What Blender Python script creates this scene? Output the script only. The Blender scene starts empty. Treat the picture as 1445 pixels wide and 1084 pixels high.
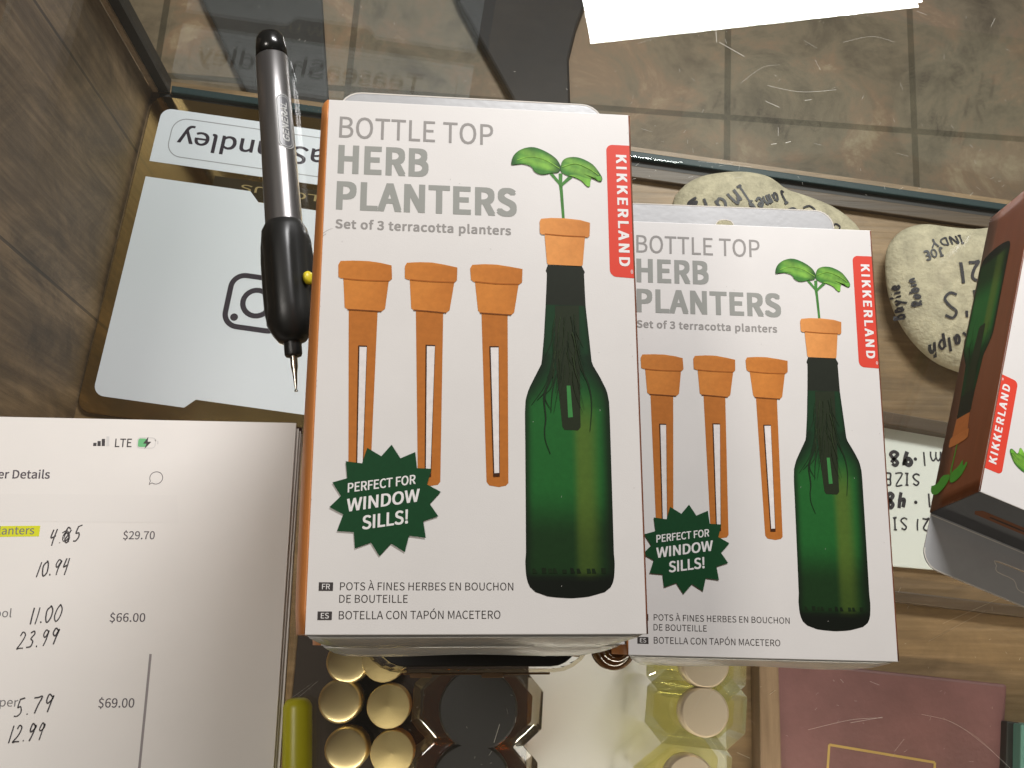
import bpy, bmesh, math, random, os
from mathutils import Vector, Matrix
random.seed(7)
S = bpy.context.scene
C = S.collection

# ------------------------------------------------------------------ camera
# rows: the world axes expressed in the lens frame (x right, y down, z into the picture)
MW = Matrix(((0.9988755, 0.0243888, 0.0406562),
             (0.0335627, -0.9694317, -0.2430551),
             (0.0334856, 0.2441464, -0.9691601)))
CAMP = Vector((-0.1187, -0.0898, 0.5100))
FPX = 1450.0
cd = bpy.data.cameras.new('camera'); cam = bpy.data.objects.new('camera', cd); C.objects.link(cam)
cd.sensor_width = 36.0; cd.lens = 36.0 * FPX / 1445.0
cd.clip_start = 0.02; cd.clip_end = 30
MT = MW.transposed()
rot = Matrix((MT.col[0], -MT.col[1], -MT.col[2])).transposed()
cam.matrix_world = Matrix.Translation(CAMP) @ rot.to_4x4()
S.camera = cam

# ------------------------------------------------------------------ light
wd = bpy.data.worlds.new('World'); S.world = wd; wd.use_nodes = True
wb = wd.node_tree.nodes['Background']; wb.inputs[1].default_value = 1.0
wn_ = wd.node_tree.nodes; wl_ = wd.node_tree.links
wt = wn_.new('ShaderNodeTexCoord'); wsx = wn_.new('ShaderNodeSeparateXYZ'); wl_.new(wt.outputs['Generated'], wsx.inputs[0])
wr = wn_.new('ShaderNodeValToRGB'); we = wr.color_ramp.elements     # dim room walls below a pale ceiling
we[0].position = .30; we[0].color = (.035, .028, .020, 1); we[1].position = .95; we[1].color = (.10, .085, .066, 1)
wl_.new(wsx.outputs['Z'], wr.inputs[0]); wl_.new(wr.outputs[0], wb.inputs[0])

def area(name, loc, target, sx, sy, power, col, xdir=None):
    l = bpy.data.lights.new(name, 'AREA'); l.shape = 'RECTANGLE'; l.size = sx; l.size_y = sy
    l.energy = power; l.color = col
    o = bpy.data.objects.new(name, l); C.objects.link(o)
    z = (Vector(loc) - Vector(target)).normalized()
    x = Vector(xdir) if xdir else Vector((1, 0, 0))
    x = (x - x.dot(z) * z).normalized(); y = z.cross(x)
    o.matrix_world = Matrix.Translation(loc) @ Matrix((x, y, z)).transposed().to_4x4()
    return o
LZ = 0.72                                          # height of the hanging light panel above the glass
def mirrored(px, py):
    """where the mirror image seen in the glass top really hangs"""
    v = MT @ Vector(((px - 722.5) / FPX, (py - 542) / FPX, 1)); p = CAMP + v * (-CAMP.z / v.z)
    return Vector((p.x - v.x * LZ / v.z, p.y - v.y * LZ / v.z, LZ))
_a, _b = mirrored(835, 55), mirrored(1302, 3)
UX = (_b - _a).normalized(); UY = Vector((-UX.y, UX.x, 0)); UL = (_b - _a).length
lc = _a + UX * UL * .5 + UY * 0.15
area('hanging_panel_light', lc, lc - Vector((0, 0, 1)), UL, 0.3, 27, (1.0, 0.985, 0.985), UX)
area('ceiling_panel_light_behind', (0.75, -1.2, 1.5), (0.75, -1.2, 0), 1.2, 0.6, .8, (1.0, 0.80, 0.56))
area('added_fill_left', (-.70, .06, 1.15), (-.45, .04, 0), .3, .3, 4.8, (1.0, .94, .87))  # added fill lamp to brighten the papers, not a known fixture
# the light strip inside the display case, along its right end
area('case_strip_light', (0.43, 0.10, -0.03), (0.05, 0.06, -0.22), 0.30, 0.02, .12, (1.0, 0.93, 0.82), (0, 1, 0))

area('case_strip_light_viewer_side', (0.0, -0.31, -0.02), (-0.02, -0.10, -0.22), 0.70, 0.012, 1.25, (1.0, 0.90, 0.74))

S.view_settings.view_transform = 'Standard'
try: S.view_settings.look = 'None'
except Exception: pass
S.view_settings.exposure = 0.0; S.view_settings.gamma = 1.0
S.render.engine = 'CYCLES'
S.cycles.use_denoising = True
S.cycles.max_bounces = 14; S.cycles.transparent_max_bounces = 24
S.cycles.transmission_bounces = 12; S.cycles.glossy_bounces = 8
S.cycles.caustics_reflective = False; S.cycles.caustics_refractive = False

# ------------------------------------------------------------------ helpers
def at(px, py, Z):
    """point of the height Z (metres) met by the sight line of one spot of the photograph"""
    v = MT @ Vector(((px - 722.5) / FPX, (py - 542) / FPX, 1))
    return CAMP + v * ((Z - CAMP.z) / v.z)

def lin(c):
    return tuple((x / 12.92 if x <= .04045 else ((x + .055) / 1.055) ** 2.4) for x in c)
def rgb(r, g, b): return lin((r / 255, g / 255, b / 255))

MATS = {}
def mat(name, col, rough=0.5, metal=0.0, spec=0.5, noise=None, bump=None, coat=0.0, alpha=None, attr=False, emit=None):
    """noise=(scale, amount, stretch xyz) mottles the base colour; bump=(scale, strength)"""
    if name in MATS: return MATS[name]
    m = bpy.data.materials.new(name); m.use_nodes = True; nt = m.node_tree; N = nt.nodes; L = nt.links
    b = N['Principled BSDF']
    b.inputs['Base Color'].default_value = (*col, 1); b.inputs['Roughness'].default_value = rough
    b.inputs['Metallic'].default_value = metal; b.inputs['Specular IOR Level'].default_value = spec
    b.inputs['Coat Weight'].default_value = coat
    tc = N.new('ShaderNodeTexCoord')
    if attr:
        a = N.new('ShaderNodeVertexColor'); a.layer_name = 'Col'; src = a.outputs[0]
        L.new(src, b.inputs['Base Color'])
    if noise:
        sc, am, st = noise
        mp = N.new('ShaderNodeMapping'); mp.inputs['Scale'].default_value = st; L.new(tc.outputs['Object'], mp.inputs[0])
        nz = N.new('ShaderNodeTexNoise'); nz.inputs['Scale'].default_value = sc; nz.inputs['Detail'].default_value = 6
        nz.inputs['Roughness'].default_value = .65
        L.new(mp.outputs[0], nz.inputs[0])
        mr = N.new('ShaderNodeMapRange'); mr.inputs[1].default_value = .28; mr.inputs[2].default_value = .72
        mr.inputs[3].default_value = 1 - am; mr.inputs[4].default_value = 1 + am
        L.new(nz.outputs[0], mr.inputs[0])
        vm = N.new('ShaderNodeVectorMath'); vm.operation = 'SCALE'
        if attr: L.new(src, vm.inputs[0])
        else: vm.inputs[0].default_value = col
        L.new(mr.outputs[0], vm.inputs['Scale']); L.new(vm.outputs[0], b.inputs['Base Color'])
    if bump:
        nz2 = N.new('ShaderNodeTexNoise'); nz2.inputs['Scale'].default_value = bump[0]; nz2.inputs['Detail'].default_value = 4
        L.new(tc.outputs['Object'], nz2.inputs[0])
        bp = N.new('ShaderNodeBump'); bp.inputs['Strength'].default_value = bump[1]; bp.inputs['Distance'].default_value = .001
        L.new(nz2.outputs[0], bp.inputs['Height']); L.new(bp.outputs[0], b.inputs['Normal'])
    MATS[name] = m
    return m

def clear_mat(name, tint, ior=1.5, rough=0.0, gloss=(1, 1, 1), film=0.0, filmcol=(.8, .8, .75), boost=1.0):
    """a thin clear sheet: light passes straight through, the rest mirrors by Fresnel"""
    if name in MATS: return MATS[name]
    m = bpy.data.materials.new(name); m.use_nodes = True; nt = m.node_tree; N = nt.nodes; L = nt.links
    N.remove(N['Principled BSDF']); out = N['Material Output']
    t = N.new('ShaderNodeBsdfTransparent'); t.inputs[0].default_value = (*tint, 1)
    g = N.new('ShaderNodeBsdfGlossy'); g.inputs[0].default_value = (*gloss, 1); g.inputs['Roughness'].default_value = rough
    fr = N.new('ShaderNodeFresnel'); fr.inputs[0].default_value = ior
    mu = N.new('ShaderNodeMath'); mu.operation = 'MULTIPLY'; mu.inputs[1].default_value = boost; mu.use_clamp = True
    ge = N.new('ShaderNodeNewGeometry'); io = N.new('ShaderNodeMapRange'); io.inputs[3].default_value = ior; io.inputs[4].default_value = 1 / ior
    L.new(ge.outputs['Backfacing'], io.inputs[0]); L.new(io.outputs[0], fr.inputs[0])     # the same Fresnel curve on both faces of a pane
    L.new(fr.outputs[0], mu.inputs[0])
    mx = N.new('ShaderNodeMixShader'); L.new(mu.outputs[0], mx.inputs[0]); L.new(t.outputs[0], mx.inputs[1]); L.new(g.outputs[0], mx.inputs[2])
    last = mx
    if film:
        d = N.new('ShaderNodeBsdfDiffuse'); d.inputs[0].default_value = (*filmcol, 1)
        tc = N.new('ShaderNodeTexCoord'); nz = N.new('ShaderNodeTexNoise'); nz.inputs['Scale'].default_value = 9; nz.inputs['Detail'].default_value = 7
        L.new(tc.outputs['Object'], nz.inputs[0])
        mr = N.new('ShaderNodeMapRange'); mr.inputs[1].default_value = .48; mr.inputs[2].default_value = .8
        mr.inputs[3].default_value = film * .12; mr.inputs[4].default_value = film
        L.new(nz.outputs[0], mr.inputs[0])
        mx2 = N.new('ShaderNodeMixShader'); L.new(mr.outputs[0], mx2.inputs[0]); L.new(mx.outputs[0], mx2.inputs[1]); L.new(d.outputs[0], mx2.inputs[2]); last = mx2
    L.new(last.outputs[0], out.inputs[0])
    MATS[name] = m
    return m

def wood_mat(name, c0, c1, c2, axis, scale=1.0, rough=.55, plank=None, coat=0.0, worn=0.0):
    """grain runs along `axis`; plank=(axis across, width, offset) draws dark seams"""
    if name in MATS: return MATS[name]
    m = bpy.data.materials.new(name); m.use_nodes = True; nt = m.node_tree; N = nt.nodes; L = nt.links
    b = N['Principled BSDF']; b.inputs['Roughness'].default_value = rough; b.inputs['Coat Weight'].default_value = coat
    tc = N.new('ShaderNodeTexCoord'); mp = N.new('ShaderNodeMapping'); L.new(tc.outputs['Object'], mp.inputs[0])
    s = [14 * scale] * 3; s['xyz'.index(axis)] = 1.6 * scale; mp.inputs['Scale'].default_value = s
    n1 = N.new('ShaderNodeTexNoise'); n1.inputs['Scale'].default_value = 2.2; n1.inputs['Detail'].default_value = 9; n1.inputs['Roughness'].default_value = .68; n1.inputs['Distortion'].default_value = .6
    L.new(mp.outputs[0], n1.inputs[0])
    mp2 = N.new('ShaderNodeMapping'); L.new(tc.outputs['Object'], mp2.inputs[0])
    s = [130 * scale] * 3; s['xyz'.index(axis)] = 5 * scale; mp2.inputs['Scale'].default_value = s
    n2 = N.new('ShaderNodeTexNoise'); n2.inputs['Scale'].default_value = 3; n2.inputs['Detail'].default_value = 4
    L.new(mp2.outputs[0], n2.inputs[0])
    ad = N.new('ShaderNodeMath'); ad.operation = 'MULTIPLY_ADD'; ad.inputs[1].default_value = .35; L.new(n2.outputs[0], ad.inputs[0]); L.new(n1.outputs[0], ad.inputs[2])
    cr = N.new('ShaderNodeValToRGB'); e = cr.color_ramp.elements
    e[0].position = .42; e[0].color = (*c0, 1); e[1].position = .92; e[1].color = (*c2, 1)
    k = e.new(.66); k.color = (*c1, 1)
    L.new(ad.outputs[0], cr.inputs[0]); col = cr.outputs[0]
    if worn:      # pale worn patches and dark grime, with shapes of their own
        n3 = N.new('ShaderNodeTexNoise'); n3.inputs['Scale'].default_value = 16; n3.inputs['Detail'].default_value = 10; n3.inputs['Roughness'].default_value = .72; n3.inputs['Distortion'].default_value = .8
        mp3 = N.new('ShaderNodeMapping'); s3 = [1.5] * 3; s3['xyz'.index(axis)] = .8; mp3.inputs['Scale'].default_value = s3
        L.new(tc.outputs['Object'], mp3.inputs[0]); L.new(mp3.outputs[0], n3.inputs[0])
        r3 = N.new('ShaderNodeMapRange'); r3.inputs[1].default_value = .35; r3.inputs[2].default_value = .68; r3.inputs[3].default_value = 1 - worn; r3.inputs[4].default_value = 1 + worn; L.new(n3.outputs[0], r3.inputs[0])
        v3 = N.new('ShaderNodeVectorMath'); v3.operation = 'SCALE'; L.new(col, v3.inputs[0]); L.new(r3.outputs[0], v3.inputs['Scale']); col = v3.outputs[0]
    if plank:
        ax, w, off = plank
        sx = N.new('ShaderNodeSeparateXYZ'); L.new(tc.outputs['Object'], sx.inputs[0])
        a = N.new('ShaderNodeMath'); a.operation = 'ADD'; a.inputs[1].default_value = off + 50 * w; L.new(sx.outputs['XYZ'.index(ax.upper())], a.inputs[0])
        d = N.new('ShaderNodeMath'); d.operation = 'DIVIDE'; d.inputs[1].default_value = w; L.new(a.outputs[0], d.inputs[0])
        f = N.new('ShaderNodeMath'); f.operation = 'FRACT'; L.new(d.outputs[0], f.inputs[0])
        c = N.new('ShaderNodeMath'); c.operation = 'COMPARE'; c.inputs[1].default_value = .5; c.inputs[2].default_value = .5 - .0011 / w; L.new(f.outputs[0], c.inputs[0])
        fl = N.new('ShaderNodeMath'); fl.operation = 'FLOOR'; L.new(d.outputs[0], fl.inputs[0])
        wn = N.new('ShaderNodeTexWhiteNoise'); wn.noise_dimensions = '1D'; L.new(fl.outputs[0], wn.inputs['W'])
        mr = N.new('ShaderNodeMapRange'); mr.inputs[3].default_value = .72; mr.inputs[4].default_value = 1.12; L.new(wn.outputs[0], mr.inputs[0])
        ml = N.new('ShaderNodeMath'); ml.operation = 'MULTIPLY'; L.new(mr.outputs[0], ml.inputs[0])
        m2 = N.new('ShaderNodeMapRange'); m2.inputs[3].default_value = .3; m2.inputs[4].default_value = 1; L.new(c.outputs[0], m2.inputs[0]); L.new(m2.outputs[0], ml.inputs[1])
        vm = N.new('ShaderNodeVectorMath'); vm.operation = 'SCALE'; L.new(col, vm.inputs[0]); L.new(ml.outputs[0], vm.inputs['Scale']); col = vm.outputs[0]
    L.new(col, b.inputs['Base Color'])
    bp = N.new('ShaderNodeBump'); bp.inputs['Strength'].default_value = .25; bp.inputs['Distance'].default_value = .001
    L.new(n2.outputs[0], bp.inputs['Height']); L.new(bp.outputs[0], b.inputs['Normal'])
    MATS[name] = m
    return m

class MB:
    """collects faces (millimetres by default) and links them as ONE mesh object"""
    def __init__(self, k=.001): self.v = []; self.f = []; self.m = []; self.c = []; self.k = k; self.col = None
    def add(self, vs, fs, mi=0, col=None):
        b = len(self.v); self.v += [tuple(p) for p in vs]
        for f in fs: self.f.append([i + b for i in f]); self.m.append(mi)
        self.c += [col or (1, 1, 1)] * len(vs) if not isinstance(col, list) else col
        return self
    def box(self, x0, x1, y0, y1, z0, z1, mi=0):
        v = [(x, y, z) for z in (z0, z1) for y in (y0, y1) for x in (x0, x1)]
        return self.add(v, [(0, 2, 3, 1), (4, 5, 7, 6), (0, 1, 5, 4), (2, 6, 7, 3), (0, 4, 6, 2), (1, 3, 7, 5)], mi)
    def lathe(self, prof, n=40, o=(0, 0, 0), mi=0, ax=None):
        vs, fs = [], []
        for r, z in prof:
            for i in range(n):
                a = 2 * math.pi * i / n; vs.append((o[0] + r * math.cos(a), o[1] + r * math.sin(a), o[2] + z))
        for j in range(len(prof) - 1):
            for i in range(n):
                k = (i + 1) % n; fs.append((j * n + i, j * n + k, (j + 1) * n + k, (j + 1) * n + i))
        fs.append(list(range(n))[::-1]); fs.append([(len(prof) - 1) * n + i for i in range(n)])
        return self.add(vs, fs, mi)
    def prism(self, poly, z0, z1, mi=0, top=None):
        n = len(poly); t = top or poly
        vs = [(x, y, z0) for x, y in poly] + [(x, y, z1) for x, y in t]
        fs = [list(range(n))[::-1], list(range(n, 2 * n))] + [(i, (i + 1) % n, n + (i + 1) % n, n + i) for i in range(n)]
        return self.add(vs, fs, mi)
    def build(self, name, mats, parent=None, smooth=False, bevel=0, loc=None, colors=False, autosmooth=None):
        me = bpy.data.meshes.new(name)
        me.from_pydata([[q * self.k for q in p] for p in self.v], [], self.f)
        for m in (mats if isinstance(mats, (list, tuple)) else [mats]): me.materials.append(m)
        me.polygons.foreach_set('material_index', self.m)
        if colors:
            a = me.color_attributes.new('Col', 'FLOAT_COLOR', 'POINT')
            for i, c in enumerate(self.c): a.data[i].color = (*c, 1)
        bm = bmesh.new(); bm.from_mesh(me)
        if not colors: bmesh.ops.recalc_face_normals(bm, faces=bm.faces)
        bm.to_mesh(me); bm.free()
        if smooth: me.polygons.foreach_set('use_smooth', [True] * len(me.polygons))
        if autosmooth is not None:
            me.polygons.foreach_set('use_smooth', [True] * len(me.polygons))
            me.set_sharp_from_angle(angle=math.radians(autosmooth))
        me.update()
        o = bpy.data.objects.new(name, me); C.objects.link(o)
        if parent: o.parent = parent
        if loc: o.location = loc
        if bevel:
            md = o.modifiers.new('bevel', 'BEVEL'); md.width = bevel * self.k; md.segments = 2; md.limit_method = 'ANGLE'
        return o

def empty(name, loc=(0, 0, 0), rz=0):
    o = bpy.data.objects.new(name, None); C.objects.link(o); o.location = loc; o.rotation_euler = (0, 0, rz); o.empty_display_size = .01
    return o
def tag(o, label, cat, group=None, kind=None):
    o['label'] = label; o['category'] = cat
    if group: o['group'] = group
    if kind: o['kind'] = kind
    return o
def children(o): return [x for x in bpy.data.objects if x.parent == o]
def copy_tree(o, parent=None):
    c = o.copy(); C.objects.link(c)
    if parent: c.parent = parent
    for ch in children(o): copy_tree(ch, c)
    return c

# ---- lettering
try:
    FONT = bpy.data.fonts.load(os.path.join(bpy.utils.system_resource('DATAFILES'), 'fonts', 'Noto Sans CJK Regular.woff2'))
except Exception:
    FONT = None
_cap = {}; LIFT = []
def glyphs(body, bold=0.0, shear=0.0, track=1.0):
    c = bpy.data.curves.new('lettering', 'FONT'); c.body = body; c.size = 1; c.offset = bold; c.shear = shear
    c.space_character = track; c.resolution_u = 4
    if FONT: c.font = FONT
    o = bpy.data.objects.new('lettering', c)
    me = bpy.data.meshes.new_from_object(o)
    v = [(p.co.x, p.co.y) for p in me.vertices]; f = [list(p.vertices) for p in me.polygons]
    bpy.data.objects.remove(o); bpy.data.curves.remove(c); bpy.data.meshes.remove(me)
    return v, f
def cap(bold):
    if bold not in _cap:
        v, f = glyphs('H', bold); _cap[bold] = (min(p[1] for p in v), max(p[1] for p in v))
    return _cap[bold]
def line_of_text(body, p0, p1, caph, bold=0.0, shear=0.0, track=1.0):
    """letters fitted between p0 and p1 (baseline ends, y UP) with cap height caph; heavier weights are
    built from copies shifted by a fraction of a stem (third value of a vertex = its lift)"""
    v0, f0 = glyphs(body, 0, shear, track)
    y0, y1 = cap(0); v, f = [], []; lift = []; bold *= (y1 - y0) / .73
    sh = [(0, 0)] if bold <= 0 else [(0, 0)] + [(a, b) for a in (-1, -.33, .33, 1) for b in (-.7, .7)]
    for k, (a, b) in enumerate(sh):
        n = len(v); v += [(x + a * bold, y + b * bold) for x, y in v0]; f += [[i + n for i in t] for t in f0]; lift += [k * .002] * len(v0)
    y0 -= .7 * max(bold, 0); y1 += .7 * max(bold, 0)
    x0 = min(p[0] for p in v); x1 = max(p[0] for p in v)
    dx, dy = p1[0] - p0[0], p1[1] - p0[1]; ln = math.hypot(dx, dy); ux, uy = dx / ln, dy / ln
    out = []
    for x, y in v:
        a = (x - x0) / (x1 - x0) * ln; b = (y - y0) / (y1 - y0) * caph
        out.append((p0[0] + ux * a - uy * b, p0[1] + uy * a + ux * b))
    LIFT[:] = lift
    return out, f

def smooth_line(pts, n=6):
    if len(pts) < 3: return [Vector(p) for p in pts]
    P = [Vector(p) for p in pts]; out = []
    for i in range(len(P) - 1):
        a = P[max(i - 1, 0)]; b = P[i]; c = P[i + 1]; d = P[min(i + 2, len(P) - 1)]
        for k in range(n):
            t = k / n
            out.append(.5 * ((2 * b) + (c - a) * t + (2 * a - 5 * b + 4 * c - d) * t * t + (3 * b - a - 3 * c + d) * t ** 3))
    out.append(P[-1]); return out
def ribbon(pts, w, smooth=True, taper=False, n=6):
    """flat 2D ribbon -> (verts, faces)"""
    P = smooth_line(pts, n) if smooth else [Vector(p) for p in pts]
    vs, fs = [], []
    for i, p in enumerate(P):
        t = (P[min(i + 1, len(P) - 1)] - P[max(i - 1, 0)])
        if t.length < 1e-9: t = Vector((1, 0))
        t.normalize(); nn = Vector((-t.y, t.x)); k = w / 2
        if taper: k *= 1 - .75 * i / (len(P) - 1)
        vs += [tuple(p + nn * k), tuple(p - nn * k)]
        if i: fs.append((2 * i - 2, 2 * i - 1, 2 * i + 1, 2 * i))
    return vs, fs

# pen strokes of hand lettering on a 1 x 1 cell, y up
HW = {
 '0': [[(.5, 1), (.15, .75), (.12, .3), (.42, 0), (.75, .25), (.78, .7), (.5, 1), (.42, .97)]],
 '1': [[(.5, 1), (.42, .5), (.35, 0)]],
 '2': [[(.15, .78), (.4, 1), (.72, .82), (.5, .42), (.1, .02), (.4, .05), (.85, .03)]],
 '3': [[(.2, .9), (.55, 1), (.72, .8), (.4, .55), (.75, .4), (.6, .08), (.12, .05)]],
 '4': [[(.3, 1), (.12, .5), (.4, .48), (.75, .6)], [(.72, 1), (.55, .4), (.45, -.05)]],
 '5': [[(.35, .95), (.25, .55), (.6, .55), (.7, .25), (.45, 0), (.1, .05)], [(.35, .95), (.85, 1)]],
 '6': [[(.7, 1), (.3, .6), (.15, .25), (.4, 0), (.7, .2), (.5, .42), (.2, .3)]],
 '7': [[(.1, .92), (.45, .95), (.85, .98), (.6, .5), (.45, 0)]],
 '8': [[(.7, .85), (.4, 1), (.2, .78), (.5, .52), (.75, .22), (.45, 0), (.15, .2), (.45, .5), (.72, .8)]],
 '9': [[(.75, .85), (.4, 1), (.18, .72), (.4, .52), (.72, .75), (.78, .9), (.65, .4), (.5, 0)]],
 '.': [[(.4, .1), (.46, .02)]], ',': [[(.4, .1), (.42, -.08)]], "'": [[(.45, 1.05), (.4, .8)]], '-': [[(.1, .5), (.8, .5)]],
 'o': [[(.5, .6), (.15, .4), (.3, .02), (.7, .15), (.7, .5), (.45, .6)]],
 'A': [[(.05, 0), (.45, 1), (.85, 0)], [(.2, .35), (.75, .35)]],
 'B': [[(.15, 1), (.15, 0)], [(.15, 1), (.65, .9), (.6, .6), (.15, .52), (.75, .42), (.7, .05), (.15, 0)]],
 'C': [[(.85, .85), (.45, 1), (.12, .5), (.4, 0), (.85, .12)]],
 'D': [[(.15, 1), (.15, 0)], [(.15, 1), (.75, .8), (.8, .3), (.15, 0)]],
 'E': [[(.8, 1), (.2, 1), (.2, .52), (.2, 0), (.8, 0)], [(.2, .52), (.7, .52)]],
 'H': [[(.15, 1), (.15, 0)], [(.8, 1), (.8, 0)], [(.15, .5), (.8, .5)]],
 'I': [[(.5, 1), (.5, 0)], [(.2, 1), (.8, 1)], [(.2, 0), (.8, 0)]],
 'J': [[(.6, 1), (.6, .25), (.35, 0), (.1, .2)], [(.3, 1), (.9, 1)]],
 'N': [[(.12, 0), (.15, 1), (.8, 0), (.82, 1)]],
 'O': [[(.5, 1), (.1, .6), (.3, .02), (.75, .15), (.82, .7), (.5, 1)]],
 'R': [[(.15, 0), (.15, 1), (.7, .85), (.6, .52), (.15, .5), (.8, 0)]],
 'S': [[(.8, .85), (.45, 1), (.2, .75), (.55, .5), (.8, .22), (.45, 0), (.12, .15)]],
 'Y': [[(.1, 1), (.45, .5), (.45, 0)], [(.85, 1), (.45, .5)]],
 'Z': [[(.12, 1), (.82, 1), (.12, 0), (.88, 0)]],
 'a': [[(.7, .55), (.3, .6), (.15, .2), (.45, .02), (.7, .35), (.72, .55), (.75, .05)]],
 'b': [[(.2, 1), (.2, 0)], [(.2, .4), (.55, .6), (.8, .3), (.5, 0), (.2, .1)]],
 'd': [[(.7, 1), (.7, 0)], [(.7, .5), (.35, .6), (.12, .25), (.4, 0), (.7, .2)]],
 'e': [[(.15, .32), (.75, .38), (.5, .62), (.15, .35), (.35, 0), (.8, .12)]],
 'h': [[(.2, 1), (.2, 0)], [(.2, .35), (.5, .6), (.72, .35), (.72, 0)]],
 'i': [[(.45, .6), (.45, 0)], [(.45, .85), (.48, .8)]],
 'l': [[(.45, 1), (.45, 0)]],
 'm': [[(.05, .6), (.08, 0)], [(.08, .4), (.3, .62), (.45, .35), (.45, 0)], [(.45, .4), (.68, .62), (.88, .35), (.9, 0)]],
 'n': [[(.15, .6), (.2, 0)], [(.2, .35), (.5, .62), (.72, .35), (.75, 0)]],
 'p': [[(.2, .6), (.2, -.4)], [(.2, .4), (.55, .62), (.8, .3), (.5, 0), (.2, .12)]],
 's': [[(.75, .55), (.4, .62), (.25, .42), (.65, .22), (.5, 0), (.12, .06)]],
 'y': [[(.12, .6), (.4, .15)], [(.8, .6), (.4, .1), (.15, -.4)]],
}
def handwriting(text, p0, p1, h, w, slant=.15, widths=None, jit=.03, rnd=None):
    """ribbons for `text` from p0 along p1 (y up, any unit); yields (verts, faces) per stroke"""
    r = rnd or random
    dx, dy = p1[0] - p0[0], p1[1] - p0[1]; ln = math.hypot(dx, dy); ux, uy = dx / ln, dy / ln
    adv = [(.45 if c in ".,'" else .55 if c in '1Iil' else .5 if c == ' ' else 1.0) for c in text]
    tot = sum(adv); x = 0; res = []
    for c, a in zip(text, adv):
        for st in HW.get(c, []):
            pts = []
            for sx, sy in st:
                gx = (x + a * sx * .86) / tot * ln + (sy * slant) * h + r.uniform(-jit, jit) * h; gy = sy * h + r.uniform(-jit, jit) * h
                pts.append((p0[0] + ux * gx - uy * gy, p0[1] + uy * gx + ux * gy))
            res.append(ribbon(pts, w * r.uniform(.85, 1.15), n=5))
        x += a
    return res

def sheet_with_hole(outline, holes, thick, name):
    """flat plate (mm) with holes, via a filled 2D curve; returns (verts, faces)"""
    c = bpy.data.curves.new(name, 'CURVE'); c.dimensions = '2D'; c.fill_mode = 'BOTH'; c.extrude = thick / 2
    for pl in [outline] + holes:
        s = c.splines.new('POLY'); s.points.add(len(pl) - 1); s.use_cyclic_u = True
        for i, p in enumerate(pl): s.points[i].co = (p[0], p[1], 0, 1)
    o = bpy.data.objects.new(name, c); me = bpy.data.meshes.new_from_object(o)
    v = [tuple(p.co) for p in me.vertices]; f = [list(p.vertices) for p in me.polygons]
    bpy.data.objects.remove(o); bpy.data.curves.remove(c); bpy.data.meshes.remove(me)
    return v, f
def rrect(x0, x1, y0, y1, r, n=6, corners=(1, 1, 1, 1)):
    pts = []
    for k, (cx, cy, a0) in enumerate(((x1 - r, y1 - r, 0), (x0 + r, y1 - r, 90), (x0 + r, y0 + r, 180), (x1 - r, y0 + r, 270))):
        if corners[k]:
            for i in range(n + 1):
                a = math.radians(a0 + 90 * i / n); pts.append((cx + r * math.cos(a), cy + r * math.sin(a)))
        else: pts.append(((x1, y1), (x0, y1), (x0, y0), (x1, y0))[k])
    return pts
def fillpoly(pts):
    """triangulated flat polygon"""
    from mathutils.geometry import tessellate_polygon
    t = tessellate_polygon([[Vector((p[0], p[1], 0)) for p in pts]])
    return [(p[0], p[1]) for p in pts], [list(x) for x in t]

# ------------------------------------------------------------------ materials
white_card = mat('white_card', (.715, .69, .665), .40, noise=(26, .03, (1, 1, 1)), bump=(2600, .05), spec=1.0)
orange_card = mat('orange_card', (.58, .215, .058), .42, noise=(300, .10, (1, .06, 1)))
shaded_orange_card = mat('shaded_orange_card', (.17, .048, .016), .45, noise=(300, .10, (1, .06, 1)))  # orange board with its deep shade put into the colour
silver_card = mat('silver_card', (.58, .585, .59), .27, metal=.42, noise=(60, .05, (1, 1, 1)), bump=(420, .05))
charcoal_card = mat('charcoal_card', (.10, .105, .115), .42, noise=(400, .06, (1, 1, 1)))
raw_card = mat('raw_card', (.62, .58, .52), .8)
ink_grey = mat('ink_grey', (.300, .285, .270), .5, spec=.35)
ink_sage = mat('ink_sage', (.305, .310, .285), .5, spec=.35)
ink_black = mat('ink_black', (.035, .028, .026), .5)
ink_white = mat('ink_white', (.78, .76, .74), .45)
ink_red = mat('ink_red', (.68, .055, .030), .45, spec=.35)
ink_badge = mat('ink_badge', (.004, .050, .014), .5, spec=.25, noise=(700, .08, (1, 1, 1)))
print_col = mat('printed_ink', (1, 1, 1), .5, spec=.22, attr=True, noise=(420, .09, (1, 1, 1)))
print_leaf = mat('printed_leaf', (1, 1, 1), .46, spec=.35, attr=True, noise=(150, .38, (1, .6, 1)))

Zf = -.22          # floor of the display case below its glass top (z = 0)

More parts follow.
